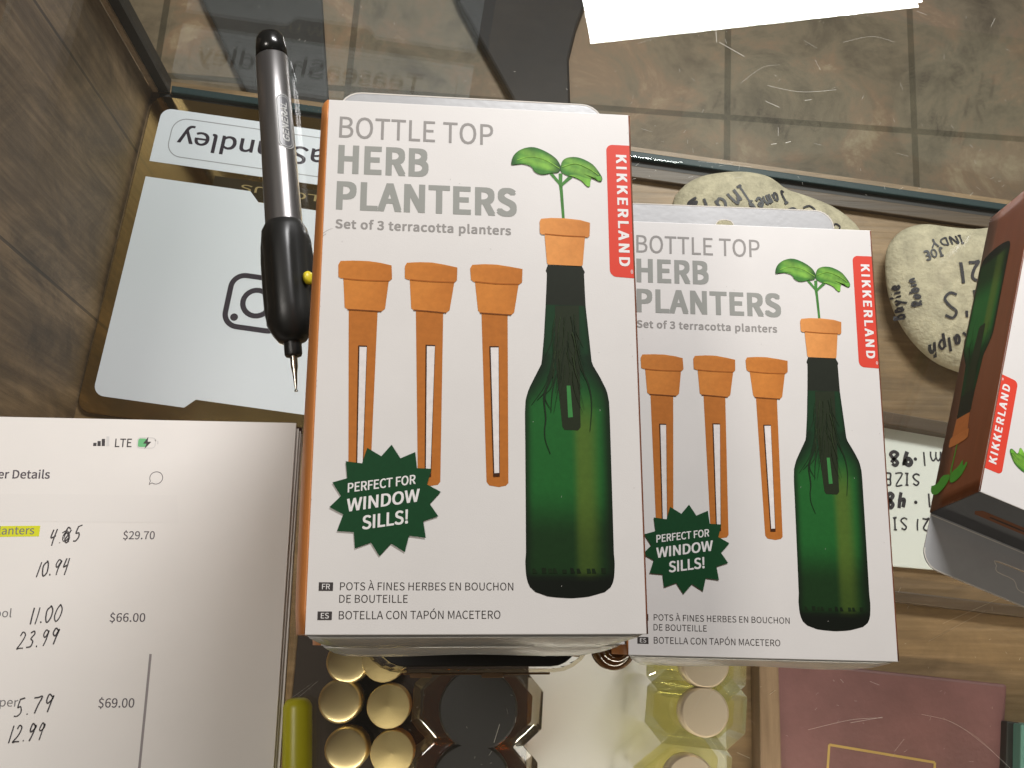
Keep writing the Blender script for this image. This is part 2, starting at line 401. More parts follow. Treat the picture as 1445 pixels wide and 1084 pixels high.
# ------------------------------------------------------------------ setting: shop floor
def tile_mat():
    m = bpy.data.materials.new('stone_tile'); m.use_nodes = True; nt = m.node_tree; N = nt.nodes; L = nt.links
    b = N['Principled BSDF']; b.inputs['Roughness'].default_value = .5
    tc = N.new('ShaderNodeTexCoord')
    br = N.new('ShaderNodeTexBrick'); br.offset = 0; br.inputs['Scale'].default_value = 1
    br.inputs['Brick Width'].default_value = .3; br.inputs['Row Height'].default_value = .3
    br.inputs['Mortar Size'].default_value = .006; br.inputs['Mortar Smooth'].default_value = .3
    br.inputs['Color1'].default_value = (.8, .8, .8, 1); br.inputs['Color2'].default_value = (1.1, 1.02, .95, 1); br.inputs['Mortar'].default_value = (.42, .41, .36, 1)
    L.new(tc.outputs['Object'], br.inputs[0])
    nz = N.new('ShaderNodeTexNoise'); nz.inputs['Scale'].default_value = 7; nz.inputs['Detail'].default_value = 9; nz.inputs['Roughness'].default_value = .7; nz.inputs['Distortion'].default_value = .5
    L.new(tc.outputs['Object'], nz.inputs[0])
    cr = N.new('ShaderNodeValToRGB'); e = cr.color_ramp.elements
    e[0].position = .34; e[0].color = (.10, .08, .053, 1); e[1].position = .68; e[1].color = (.38, .31, .20, 1)
    k = e.new(.5); k.color = (.205, .168, .112, 1); k = e.new(.58); k.color = (.26, .18, .115, 1)
    L.new(nz.outputs[0], cr.inputs[0])
    mx = N.new('ShaderNodeMix'); mx.data_type = 'RGBA'; mx.blend_type = 'MULTIPLY'; mx.inputs[0].default_value = 1
    L.new(cr.outputs[0], mx.inputs[6]); L.new(br.outputs[0], mx.inputs[7]); L.new(mx.outputs[2], b.inputs['Base Color'])
    bp = N.new('ShaderNodeBump'); bp.inputs['Strength'].default_value = .4; bp.inputs['Distance'].default_value = .002
    L.new(nz.outputs[0], bp.inputs['Height']); L.new(bp.outputs[0], b.inputs['Normal'])
    return m
fl = MB(1).add([(-3, -3, 0), (4, -3, 0), (4, 4, 0), (-3, 4, 0)], [(0, 1, 2, 3)]).build('floor', tile_mat())
fl.location = (.262, .725, -.95); fl.rotation_euler = (0, 0, math.radians(-2.0)); fl['kind'] = 'structure'; fl['label'] = 'brown stone tile shop floor seen through the glass'

black_mat = mat('black_rubber', (.012, .011, .012), .55, noise=(40, .3, (1, 1, 1)))
mt_ = MB(1).prism([tuple(at(*p, -.95).xy) for p in ((640, -6), (650, 20), (722, 150), (735, 215), (805, 215), (801, 95), (812, 50), (845, -40), (640, -120))], -.949, -.925).build('floor_mat', black_mat, bevel=.004)
tag(mt_, 'black mat lying on the tile floor beyond the glass, nearer the ceiling light', 'floor mat')
mt2 = MB(1).prism([tuple(at(*p, -.95).xy) for p in ((262, -60), (290, 10), (352, 140), (360, 215), (470, 215), (462, 100), (452, -60))], -.949, -.93).build('floor_mat', mat('grey_rubber', (.035, .034, .032), .6, noise=(14, .3, (1, 1, 1))), bevel=.004)
tag(mt2, 'dark grey mat on the tile floor behind the end of the pen', 'floor mat')

# ------------------------------------------------------------------ the display case
case = empty('display_case', (0, 0, Zf))
tag(case, 'glass topped display case with wooden floor and wooden left end', 'display case')
def cpart(mb, name, mats, **k):
    o = mb.build(name, mats, None, **k); o.parent = case; o.matrix_parent_inverse = Matrix.Translation((0, 0, -Zf)); return o
w_floor = wood_mat('tan_wood', (.095, .055, .022), (.19, .118, .052), (.30, .195, .10), 'x', .8, .5, worn=.25)
w_wall = wood_mat('weathered_wood', (.040, .024, .011), (.105, .068, .035), (.24, .165, .095), 'z', .75, .6, plank=('y', .135, .004), worn=.5)
w_dark = wood_mat('brown_wood', (.030, .018, .008), (.062, .038, .018), (.11, .07, .035), 'x', 1, .5)
w_pale = wood_mat('pale_wood', (.16, .10, .055), (.25, .165, .095), (.34, .235, .14), 'y', 1, .5)
edge_green = mat('green_glass_edge', (.012, .030, .032), .5, spec=.3)
gap_black = mat('dark_channel', (.012, .010, .008), .6)

def fline(x): return .317 - (x + .373) * .1095          # the line on which the front pane stands
cpart(MB(1).prism([(-.47, -.36), (.62, -.36), (.62, fline(.62) + .012), (-.386, fline(-.386) + .012)], Zf - .018, Zf), 'base_panel', w_floor)
# left end: planks standing upright
P0 = Vector((-.3785, .318)); P1 = at(109, 572, Zf + .003).xy - Vector((.0012, 0)); dv = (P1 - P0).normalized(); nv = Vector((dv.y, -dv.x))
if nv.x > 0: nv = -nv
P2 = P0 + dv * .68
wall = cpart(MB(1).prism([tuple(P0), tuple(P2), tuple(P2 + nv * .016), tuple(P0 + nv * .016)], Zf + .0005, .07), 'end_panel', w_wall)
cpart(MB(1).prism([tuple(P0 + Vector((.0005, 0))), tuple(P0 + Vector((.0045, -.0005))), tuple(P0 + Vector((.0045, .010))), tuple(P0 + Vector((.0005, .010)))], Zf + .0005, -.0065), 'corner_batten', w_pale)
cpart(MB(1).prism([tuple(P0 + Vector((.005, .001))), tuple(P0 + Vector((.0135, -.001))), tuple(P0 + Vector((.0135, .011))), tuple(P0 + Vector((.005, .012)))], Zf + .0005, -.0065), 'corner_channel', gap_black)
# front pane
glass = clear_mat('clear_glass', (.985, .992, .985), 1.5, .0, film=.007, filmcol=(.75, .76, .70))
pane_glass = clear_mat('pane_glass', (.97, .985, .975), 1.5, .0, film=.004, filmcol=(.7, .72, .66), boost=.42)
def along(x0, x1, d0, d1, z0, z1, mi=0, mb=None):
    mb = mb or MB(1)
    return mb.prism([(x0, fline(x0) + d0), (x1, fline(x1) + d0), (x1, fline(x1) + d1), (x0, fline(x0) + d1)], z0, z1, mi)
cpart(along(-.3625, .60, .000, .0015, Zf + .0062, -.0065), 'front_pane', pane_glass)
cpart(along(-.3625, .60, -.0004, .0055, Zf + .0005, Zf + .006), 'pane_foot', edge_green, bevel=.0008)
cpart(along(-.3725, .60, -.0062, -.0006, Zf + .0003, Zf + .002), 'pane_shadow_strip', gap_black)  # black strip standing in for the shadow gap before the pane
cpart(along(-.09, .60, -.0165, -.0064, Zf + .0004, Zf + .005), 'wood_lip', w_dark, bevel=.0008)  # darker wood carries the shade that lies on the lip
# dividers and a painted shadow bar on the floor
bar = cpart(MB(1).prism([(.060, .0965), (.34, .0565), (.338, .0470), (.058, .0870)], Zf + .0004, Zf + .014), 'rear_divider', w_dark, bevel=.001)
cpart(MB(1).prism([(.0769, -.085), (.0900, -.085), (.0880, -.30), (.0725, -.30)], Zf + .0004, Zf + .022), 'side_divider', w_pale, bevel=.001)
cpart(MB(1).prism([(.092, -.040), (.36, -.064), (.36, -.072), (.092, -.048)], Zf + .0004, Zf + .008), 'floor_shadow_bar', w_dark, bevel=.001)  # dark bar standing in for a shadow line across the floor

# glass top with its scratches and dust
gt = MB(1); G0 = P0 + dv * -.09; gt.prism([tuple(P2 + Vector((.0004, 0))), (.62, P2.y), (.62, .40), tuple(G0 + Vector((.0004, 0)))], -.006, 0)
scr = mat('scratch_white', (.75, .72, .62), .5)
rs = random.Random(3); zz = .0002
def scratch(pts, w):
    global zz
    v, f = ribbon(pts, w * (.40 if len(pts) > 2 else .62), n=8); zz += .000004
    gt.add([(x, y, zz) for x, y in v], f, 1)
def apx(*pp): return [tuple(at(x, y, 0).xy) for x, y in pp]
for pts, w in (([(1083, 121), (1130, 130), (1180, 127)], .00022), ([(1080, 143), (1100, 152)], .0002), ([(1088, 204), (1096, 203)], .0003), ([(1108, 202), (1116, 200)], .0003),
               ([(1010, 40), (1011, 60)], .0002), ([(1015, 60), (1050, 80)], .0002), ([(1135, 142), (1145, 141)], .0002), ([(1098, 180), (1098, 192)], .00015),
               ([(1140, 1030), (1200, 1016), (1245, 1013)], .0002), ([(1200, 1020), (1245, 1012)], .00015), ([(1300, 1008), (1345, 1020), (1390, 1052), (1425, 1084)], .00022), ([(1330, 1013), (1375, 1038), (1410, 1070)], .00015),
               ([(705, 1022), (697, 1048)], .00035), ([(728, 1012), (727, 1020)], .0002), ([(694, 1060), (690, 1066)], .00022), ([(715, 1000), (717, 1008)], .00012),
               ([(440, 965), (412, 985), (395, 1000)], .00012), ([(448, 962), (420, 985)], .0001), ([(1330, 880), (1420, 840)], .0001), ([(1310, 905), (1390, 862)], .0001),
               ([(1012, 968), (1000, 985)], .0002), ([(990, 980), (980, 1000)], .00015), ([(1040, 1062), (1058, 1070)], .0002), ([(1086, 980), (1094, 974)], .0002), ([(1045, 118), (1075, 96), (1100, 92)], .00012),
               ([(900, 62), (940, 50), (985, 48)], .00012), ([(1190, 60), (1230, 52), (1262, 60)], .00012), ([(985, 228), (1060, 236)], .0001)):
    scratch(apx(*pts), w)
for i in range(150):
    x = rs.uniform(880, 1440); y = rs.uniform(10, 290) if i % 2 else rs.uniform(800, 1080)
    a = rs.uniform(0, 6.28); l = rs.uniform(1.5, 7 if i % 5 else 22); scratch(apx((x, y), (x + l * math.cos(a), y + l * math.sin(a))), rs.uniform(.00005, .00012))
for i in range(40):
    x = rs.uniform(250, 880); y = rs.uniform(0, 130) if i % 2 else rs.uniform(940, 1080)
    a = rs.uniform(0, 6.28); scratch(apx((x, y), (x + 3 * math.cos(a), y + 3 * math.sin(a))), rs.uniform(.00006, .00015))
gto = cpart(gt, 'glass_top', [glass, scr])

# ------------------------------------------------------------------ the herb planter boxes
W, H, T = 110.0, 187.0, 43.0
ORANGE = rgb(198, 122, 50); ORANGE_D = rgb(164, 92, 30); ORANGE_L = rgb(216, 144, 70)
def face(u, v): return (u - W / 2, H / 2 - v)
def flipv(pts): return [face(*p) for p in pts]
LAYER = .05
class Print:
    """flat print on the front: collects polygons at a given layer"""
    def __init__(self): self.mb = MB()
    def poly(self, pts, layer, mi=0, col=None):
        v, f = fillpoly(flipv(pts)); self.mb.add([(x, y, T + .06 + LAYER * layer) for x, y in v], f, mi, col); return self
    def raw(self, vf, layer, mi=0, col=None):
        v, f = vf; lf = LIFT if len(LIFT) == len(v) else [0] * len(v)
        self.mb.add([(x, y, T + .06 + LAYER * layer + q) for (x, y), q in zip(v, lf)], f, mi, col); LIFT[:] = []; return self
    def text(self, body, p0, p1, caph, layer, mi=0, **k):
        return self.raw(line_of_text(body, face(*p0), face(*p1), caph, **k), layer, mi)
    def rib(self, pts, w, layer, mi=0, col=None, taper=False):
        return self.raw(ribbon(flipv(pts), w, taper=taper), layer, mi, col)

def lerp(a, b, t): return tuple(x + (y - x) * t for x, y in zip(a, b))
def prof_at(prof, y):
    for (x0, y0), (x1, y1) in zip(prof, prof[1:]):
        if y0 <= y <= y1: return x0 + (x1 - x0) * ((y - y0) / max(y1 - y0, 1e-6))
    return prof[-1][0] if y > prof[-1][1] else prof[0][0]
BL = [(78.93, 60.23), (78.11, 62.42), (78.58, 63.55), (77.96, 75.23), (77.23, 86.72), (76.3, 96.51), (73.83, 101.41), (71.75, 105.66), (70.67, 109.26), (70.41, 114.01), (70.45, 124.91), (70.45, 144.73), (70.43, 161.5), (70.15, 163.5), (70.3, 167), (70.64, 169.67), (71.2, 171.2), (71.9, 172.49), (73, 173.4), (74.45, 174.17), (77.97, 175.17), (84.73, 175.59)]
BR = [(91.07, 60.4), (92.18, 62.66), (91.8, 63.38), (92.1, 75.07), (93.05, 86.25), (93.85, 96.05), (96.59, 100.84), (98.84, 105.62), (99.5, 109.2), (99.62, 113.39), (99.65, 124.39), (99.69, 144.4), (99.7, 161.5), (99.9, 163.5), (99.8, 166.4), (99.5, 169.2), (98.93, 171.16), (98, 172.4), (96.78, 173.37), (95, 174.2), (92.84, 174.77), (88.29, 175.4), (84.73, 175.59)]
def sm(a, b, x):
    t = min(max((x - a) / (b - a), 0), 1); return t * t * (3 - 2 * t)
def bottle_col(s, y):
    """ink of the printed bottle: s across (0..1), y down the face in mm"""
    foil = rgb(30, 34, 24); dk = rgb(16, 26, 14); mid = rgb(30, 92, 38); low = rgb(22, 50, 20); streak = rgb(84, 104, 36); nk = rgb(20, 54, 28)
    if y < 75.2: return foil
    c = lerp(nk, mid, sm(98, 112, y)); c = lerp(c, low, sm(138, 156, y))
    st = sm(.54, .64, s) * (1 - sm(.72, .90, s)) * sm(104, 120, y) * (1 - .45 * sm(140, 165, y))
    c = lerp(c, streak, .75 * st)
    if y < 100: c = lerp(c, dk, .55 * sm(.2, .4, s) * (1 - sm(.70, .92, s)))
    e = max(sm(.10, .0, s) * .9, sm(.84, .99, s) * .95) if y > 96 else max(sm(.05, 0, s) * .7, sm(.9, 1, s) * .7)
    if 92 < y < 112: e = max(e, .8 * sm(.25, .0, s) * (1 - sm(106, 113, y)), .75 * sm(.7, 1, s))
    c = lerp(c, dk, e)
    return lerp(c, rgb(12, 17, 9), sm(166.5, 169.5, y))
def bottle_grid(mb, mapfn):
    ys = [60.3, 61.4, 62.5, 63.4, 66, 70, 74.9, 75.3] + [76 + i * 1.6 for i in range(62)] + [175, 175.3, 175.55]
    ys = sorted(y for y in set(ys)); n = 28; vs, cs, fs = [], [], []
    for y in ys:
        a, b = prof_at(BL, y), prof_at(BR, y)
        for i in range(n + 1):
            s = i / n; vs.append(mapfn(a + (b - a) * s, y)); cs.append(bottle_col(s, y))
    for j in range(len(ys) - 1):
        for i in range(n): q = j * (n + 1) + i; fs.append((q, q + 1, q + n + 2, q + n + 1)[::-1])
    mb.add(vs, fs, 0, cs)
PL = [dict(rim=[(6.0, 63.0), (6.7, 61.6), (11, 61.3), (16.3, 61.3), (20.5, 61.8), (24.2, 62.6), (24.5, 67.5), (23.6, 68.4), (15, 68.5), (6.9, 67.9), (6.2, 67.4)], body=[(7.9, 68.0), (15, 68.4), (23.4, 68.3), (22.4, 78.4), (21.2, 79.5), (9.7, 79.1), (8.7, 78.4)], shaft=[(10.1, 79.1), (19.9, 79.3), (19.2, 132.3), (18.2, 136.6), (16, 137), (13.2, 136.8), (12, 135.6)], slot=[(14.2, 92.3), (16.6, 92.3), (16.5, 132.3), (14.8, 132.4)]),
      dict(rim=[(28.8, 62.7), (29.5, 61.4), (34, 61), (38.4, 61.0), (43, 61.7), (47.0, 62.5), (46.9, 67.2), (46.1, 68.1), (38, 68.1), (29.9, 67.6), (28.9, 67.1)], body=[(30.6, 67.6), (38, 68), (46.0, 68.0), (44.5, 78.2), (43.3, 79.3), (32.1, 78.6), (31.3, 77.9)], shaft=[(32.9, 78.7), (42.3, 79.1), (42.1, 137.9), (41.3, 138.9), (39, 139.3), (35.9, 138.9), (34.7, 138.0)], slot=[(36.9, 91.4), (39.6, 91.4), (38.8, 135.1), (37.3, 135.1)]),
      dict(rim=[(51.5, 62.6), (52.2, 61.3), (56.5, 60.9), (60.7, 60.9), (65.5, 61.5), (69.9, 62.2), (69.7, 67.2), (68.7, 68.0), (60.5, 68.1), (52.7, 67.6), (51.8, 66.8)], body=[(53.2, 67.5), (60.5, 68), (68.5, 67.9), (66.9, 78.3), (65.9, 79.3), (55.0, 78.9), (54.3, 77.9)], shaft=[(55.5, 78.9), (64.6, 79.2), (64.7, 138.0), (63.9, 138.9), (61.5, 139.4), (58.3, 138.9), (57.4, 137.7)], slot=[(58.7, 91.3), (61.4, 91.2), (61.6, 134.7), (60.0, 134.8)])]
STAR = [(25.79, 125.79), (28.79, 130.31), (33.64, 128.12), (34.3, 133.51), (39.12, 133.65), (37.76, 138.9), (42.27, 141.26), (38.69, 145.31), (41.56, 149.33), (36.68, 150.94), (37.59, 156.37), (32.16, 155.73), (30.92, 160.99), (26.42, 158.27), (22.84, 162.31), (19.97, 157.98), (14.95, 159.89), (14.37, 154.67), (9.02, 154.37), (10.82, 149.02), (6.31, 146.69), (9.86, 143.04), (6.93, 138.62), (11.67, 137.18), (10.99, 131.57), (16.32, 132.18), (17.86, 126.98), (22.53, 129.71)]
LEAF_L = [(66.2, 22.49), (66.2, 20.71), (67.07, 18.5), (69.08, 16.52), (71.59, 15.38), (74.47, 15.07), (77.69, 16.07), (80.55, 17.64), (82.69, 19.48), (83.95, 21.75), (84.07, 23.3), (82.97, 24.67), (80.45, 25.03), (78.3, 25.67), (76.16, 25.63), (74.38, 24.56), (73.68, 23.28), (72.26, 22.34), (69.76, 21.93), (67.62, 22.04)]
LEAF_R = [(84.08, 22.52), (84.47, 20.56), (85.57, 19.1), (87.75, 18.28), (90.65, 18.29), (93.52, 19.32), (96.02, 20.91), (97.78, 23.16), (98.82, 24.89), (99.29, 26.19), (98.9, 27.45), (97.67, 27.43), (96.41, 26.02), (95.16, 26.62), (94.78, 27.8), (94.74, 29.35), (94.01, 29.85), (92.95, 29.05), (91.54, 27.57), (89.05, 26.38), (86.9, 25.87), (85.12, 25.03), (84.05, 24.07)]
STEM = [(83.32, 24.88), (84.76, 24.81), (84.55, 29.07), (84.79, 32.13), (85.26, 42.6), (84.27, 42.6), (83.64, 32.19), (83.26, 29.13)]
BRL = [(79.74, 25.06), (81.03, 24.77), (84.13, 28.71), (83.96, 30.02), (82.84, 28.77)]
BRR = [(86.9, 25.87), (88.33, 26.42), (85.04, 29.43), (84.1, 30.63), (83.98, 29.1)]
POTRIM = [(76.18, 43.92), (76.69, 42.92), (80.23, 42.46), (85.19, 42.39), (90.87, 42.82), (94.34, 43.73), (94.08, 48.79), (93.43, 49.42), (85.08, 49.24), (76.83, 48.92), (76.21, 48.27)]
POTBODY = [(77.89, 48.7), (85.08, 49.1), (92.44, 49.14), (91.37, 59.86), (90.86, 60.32), (84.89, 60.26), (79.01, 60.19), (78.6, 59.46)]
STAKE = [(81.26, 75.43), (89.68, 75.15), (89.54, 91.27), (89.53, 103.43), (89.4, 118.63), (88.5, 119.71), (83.83, 119.63), (83.15, 118.46), (81.86, 103.62), (81.03, 91.51)]
SSLOT = [(84.85, 104.15), (86.15, 104.11), (86.83, 115.14), (85.19, 115.35)]
ROOTS = [[(81.15, 82.9), (79.58, 89.11), (77.75, 93.44)], [(81.1, 86.6), (80.09, 95.2), (77.62, 103.72), (72.58, 111.3)], [(81.29, 93.95), (78.81, 102.49), (76.99, 107.93), (77.48, 115.63), (77.05, 119.5), (77.3, 123.44), (78.91, 127.98)], [(81.5, 100.01), (79.94, 106.06), (79.25, 113.82)], [(89.43, 87.59), (89.56, 96.16), (92.37, 103.36), (93.39, 110.54), (92.58, 120.05)], [(80.73, 91.52), (79.76, 97.63), (78.24, 101.3)], [(80.9, 98), (77.9, 105.5), (74.6, 109.5)], [(78.2, 104), (77.4, 109), (79.6, 113)]]

def smooth_closed(pts, n=4):
    P = [Vector(p) for p in pts]; k = len(P); out = []
    for i in range(k):
        a, b, c, d = P[i - 1], P[i], P[(i + 1) % k], P[(i + 2) % k]
        for j in range(n):
            t = j / n; out.append(tuple(.5 * ((2 * b) + (c - a) * t + (2 * a - 5 * b + 4 * c - d) * t * t + (3 * b - a - 3 * c + d) * t ** 3)))
    return out
def shaded_poly(pr, pts, layer, colfn, mi=0):
    """printed polygon filled by a small grid so that the ink can vary: fan of rings round the middle"""
    P = flipv(pts); n = len(P); cx = sum(p[0] for p in P) / n; cy = sum(p[1] for p in P) / n
    rings = [1, .85, .65, .42, .2]; vs, cs, fs = [], [], []
    for r in rings:
        for x, y in P:
            X = cx + (x - cx) * r; Y = cy + (y - cy) * r; vs.append((X, Y, T + .06 + LAYER * layer)); cs.append(colfn(X + W / 2, H / 2 - Y, r))
    vs.append((cx, cy, T + .06 + LAYER * layer)); cs.append(colfn(cx + W / 2, H / 2 - cy, 0))
    for k in range(len(rings) - 1):
        for i in range(n): j = (i + 1) % n; fs.append((k * n + i, k * n + j, (k + 1) * n + j, (k + 1) * n + i))
    for i in range(n): fs.append(((len(rings) - 1) * n + i, (len(rings) - 1) * n + (i + 1) % n, len(rings) * n))
    pr.mb.add(vs, fs, mi, cs)
def terracotta(pr, P, lay, xc, hw, light=0.0, layers=(1, 0)):
    """rim and body of one printed pot, with a darker print at its right edge and under the rim"""
    def cf(base):
        def g(u, v, r):
            s = (u - xc) / hw; return lerp(lerp(base, ORANGE_L, .25 + light), ORANGE_D, .55 * sm(.35, 1.05, s) + .18 * sm(-.5, -1.05, s))
        return g
    def grid(pts, layer, base):
        F = flipv(pts); v, f = fillpoly(F)
        pr.mb.add([(x, y, T + .06 + LAYER * layer) for x, y in v], f, 0, [cf(base)(x + W / 2, H / 2 - y, 1) for x, y in v])
    return grid

def picture(name, parent): return None

def make_box():
    root = empty('planter_box')
    fp = MB(); fp.box(-W / 2 + .25, W / 2 + .35, -H / 2, H / 2, T - .5, T)
    pr = Print(); rq = random.Random(21)
    pr.rib([(.4, 51.5), (2.0, 50.3), (3.6, 49.6)], .22, 0, taper=True); pr.rib([(.3, 52.6), (1.4, 51.7)], .2, 0)
    for q in range(26):
        u, v_ = (rq.uniform(1, 109), rq.uniform(1, 186)) if q % 2 else (rq.choice([.5, 109.4]), rq.uniform(2, 184))
        a_ = rq.uniform(0, 3.1); l = rq.uniform(.15, .7); pr.rib([(u, v_), (u + l * math.cos(a_) * (q % 2), v_ + l * math.sin(a_) + .05)], rq.uniform(.06, .16), .2 + q * .01)
    n0 = len(fp.v); fp.v += pr.mb.v; fp.c += pr.mb.c
    for f_ in pr.mb.f: fp.f.append([i_ + n0 for i_ in f_]); fp.m.append(1)
    front = fp.build('front_panel', [white_card, mat('scuff_grey', (.42, .40, .37), .7)], root, bevel=.24)
    MB().box(-W / 2 + .3, W / 2 - .3, -H / 2 + .3, H / 2 - .05, 0, .5).build('back_panel', silver_card, root)
    # side panels: the left one bulges, as squeezed cartons do
    def side(sgn, bul):
        prof = [(-.25, T - .02), (.15, T - .18), (bul * .45, T - 2.2), (bul * .82, T - 6), (bul, T - 13), (bul, T - 20), (bul * .7, T - 31), (.0, .3)]
        mb = MB(); n = len(prof); ys = [-H / 2 + .2 + (H - .4) * i / 24 for i in range(25)]; vs = []; fs = []
        for y in ys:
            e = 1.0 - .30 * max(0, (y + H * .2) / (H * .7)) ** 1.5 - .2 * max(0, (-y - H * .42) / (H * .08)) ** 2
            for o, z in prof: vs.append((sgn * (W / 2 + (o * e if o > 0.2 else o)), y, z))
        for j in range(24):
            for i in range(n - 1): q = j * n + i; fs.append((q, q + 1, q + n + 1, q + n))
        mb.add(vs, fs, 0); o = mb.build('side_panel', orange_card, root, smooth=True)
        md = o.modifiers.new('thickness', 'SOLIDIFY'); md.thickness = .0004; md.offset = 0
        return o
    side(-1, 4.2); sr = side(1, .0); sr.data.materials[0] = shaded_orange_card
    # lower flap: a tucked silver lug that springs outwards, with bevelled corners
    mb = MB(); prof = [(-.2, T - 1.2, 1.0), (.8, T - 4, 2.0), (2.4, T - 11, 5.5), (3.5, T - 18, 10), (3.2, T - 21, 13), (.8, T - 28, 16), (-.2, 1.2, 18)]
    vs, fs = [], []; nx = 22
    for o, z, ins in prof:
        for i in range(nx + 1):
            t = i / nx; x = -W / 2 + ins * .8 + (W - ins * 2.1) * t
            vs.append((x, -H / 2 - o - .35 * math.sin(t * 9) * (o > 1), z))
    for j in range(len(prof) - 1):
        for i in range(nx): q = j * (nx + 1) + i; fs.append((q, q + 1, q + nx + 2, q + nx + 1))
    fo = mb.add(vs, fs).build('bottom_flap', silver_card, root, smooth=True)
    md = fo.modifiers.new('thickness', 'SOLIDIFY'); md.thickness = .0004; md.offset = 0
    MB().box(-W / 2 + .6, W / 2 - .6, -H / 2 + .4, -H / 2 + .8, 1, T - 1).build('inner_flap', charcoal_card, root)
    # top end with its small printed planter
    tp = MB().box(-W / 2 + .3, W / 2 - .3, H / 2 - .5, H / 2 - .05, .6, T - .7).build('top_panel', charcoal_card, root)
    pm = MB(); yy = H / 2 - .05 + .06
    def tpoly(pts, k, col): 
        v, f = fillpoly(pts); pm.add([(x, yy + k * .06, z) for x, z in v], f, 0, col)
    tpoly([(44, 22), (42, 25.5), (-20, 26.0), (-20, 29), (-38, 29), (-38, 15), (-20, 15), (-20, 18), (42, 18.6)], 0, rgb(120, 72, 44))
    tpoly([(36, 21.2), (36, 22.8), (-8, 22.8), (-8, 21.2)], 1, rgb(52, 44, 40))
    pm.build('planter_picture', print_col, tp, colors=True)
    # hang tab with its slotted hole
    hole = [(-16, 13), (-15, 16), (-6, 16.6), (-3, 20.5), (3, 20.5), (6, 16.6), (15, 16), (16, 13), (15, 10.4), (-15, 10.4)]
    v, f = sheet_with_hole(rrect(-W / 2 + .6, W / 2 - .6, H / 2 - .02, H / 2 + 28, 9, corners=(1, 1, 0, 0)), [[(x, y + H / 2) for x, y in smooth_closed(hole, 3)]], .6, 'hang_tab')
    tb = MB().add([(x, y, z + .3) for x, y, z in v], f).build('hang_tab', silver_card, root)
    hr = [(x, y + H / 2) for x, y in smooth_closed(hole, 3)]
    em = MB(); v, f = ribbon(hr + hr[:2], .5, smooth=False); em.add([(x, y, .66) for x, y in v], f)
    arc = rrect(-W / 2 + .9, W / 2 - .9, H / 2 + 1, H / 2 + 27.7, 9, corners=(1, 1, 0, 0)); v, f = ribbon(arc, .55, smooth=False); em.add([(x, y, .68) for x, y in v], f)
    em.build('cut_edge', raw_card, tb)
    # ---------------- prints on the front
    Print().text('BOTTLE TOP', (4.4, 14.75), (59.5, 14.95), 8.2, 0, bold=.006).mb.build('headline_text', ink_grey, front)
    Print().text('HERB', (4.4, 28.7), (36.4, 28.65), 11.0, 0, bold=.047, track=1.04).text('PLANTERS', (4.35, 42.5), (68.0, 42.45), 10.8, 0, bold=.047, track=1.04).mb.build('title_text', ink_sage, front)
    Print().text('Set of 3 terracotta planters', (4.4, 49.5), (65.9, 49.6), 3.35, 0, bold=.034, track=1.04).mb.build('subtitle_text', ink_grey, front)
    for k, P in enumerate(PL):
        pr = Print(); xc = sum(p[0] for p in P['rim']) / len(P['rim']); g = terracotta(pr, P, 1, xc, 9.2)
        g(P['shaft'], 0, ORANGE_D); g(P['body'], 1, ORANGE); g(P['rim'], 2, ORANGE)
        b = P['body']; pr.rib([b[0], b[1], b[2]], .45, 3, 0, ORANGE_D)
        pr.rib([b[-2], ((b[-2][0] + b[3][0]) / 2, (b[-2][1] + b[3][1]) / 2 + .55), b[4]], .4, 3, 0, rgb(120, 66, 24))
        s = P['slot']; dkb = rgb(64, 34, 14)
        pr.poly([(s[0][0] - .45, s[0][1] - .5), (s[1][0] + .1, s[1][1] - .5), (s[2][0] + .2, s[2][1] + 1.2), (s[3][0] - .35, s[3][1] + 1.2)], 3, 0, dkb)
        pr.poly(s, 4, 0, (.74, .70, .68))
        pr.mb.build('planter_picture', print_col, front, colors=True)
    pr = Print()
    def g2(pts, layer, base, xc=85.2, hw=9.2):
        F = flipv(pts); v, f = fillpoly(F)
        pr.mb.add([(x, y, T + .06 + LAYER * layer) for x, y in v], f, 0, [lerp(base, ORANGE_D, .5 * sm(.4, 1.05, (x + W / 2 - xc) / hw)) for x, y in v])
    OL = rgb(222, 150, 82)
    g2(POTBODY, 3, OL); g2(POTRIM, 4, OL); pr.rib(POTBODY[:3], .4, 5, 0, ORANGE_D)
    pr.mb.build('pot_picture', print_col, front, colors=True)
    pr = Print(); gd, gm, gl = rgb(26, 72, 22), rgb(58, 128, 40), rgb(136, 190, 70)
    stc = rgb(64, 124, 48)
    for q, pts in enumerate((STEM, BRL, BRR)): pr.poly(pts, q, 0, stc)
    def leafcol(cx, cy, vein):
        def f(u, v, r):
            t = (u - cx) / 9; d = abs((v - cy) - vein * (u - cx)) ; c = lerp(gm, gd, sm(.2, 1.0, abs(t + .25)))
            c = lerp(c, gl, .75 * sm(2.6, .2, abs(d - 1.4)) * sm(.05, .6, 1 - abs(t)))
            return lerp(c, gd, .45 * sm(.8, 1, r))
        return f
    shaded_poly(pr, smooth_closed(LEAF_R, 3), 3, leafcol(91, 22.5, .35)); shaded_poly(pr, smooth_closed(LEAF_L, 3), 4, leafcol(75.5, 20.0, .28))
    lobe = [(86.9, 25.6), (89.5, 25.2), (92.5, 26.2), (95, 26.8), (94.78, 27.8), (94.74, 29.2), (94.01, 29.7), (92.95, 28.9), (91.54, 27.4), (89.05, 26.2)]
    pr.poly(smooth_closed(lobe, 2), 5, 0, rgb(120, 180, 62)); pr.poly([(96.6, 25.7), (98.7, 25.2), (99.1, 26.2), (98.8, 27.2), (97.7, 27.2)], 5, 0, rgb(96, 156, 50))
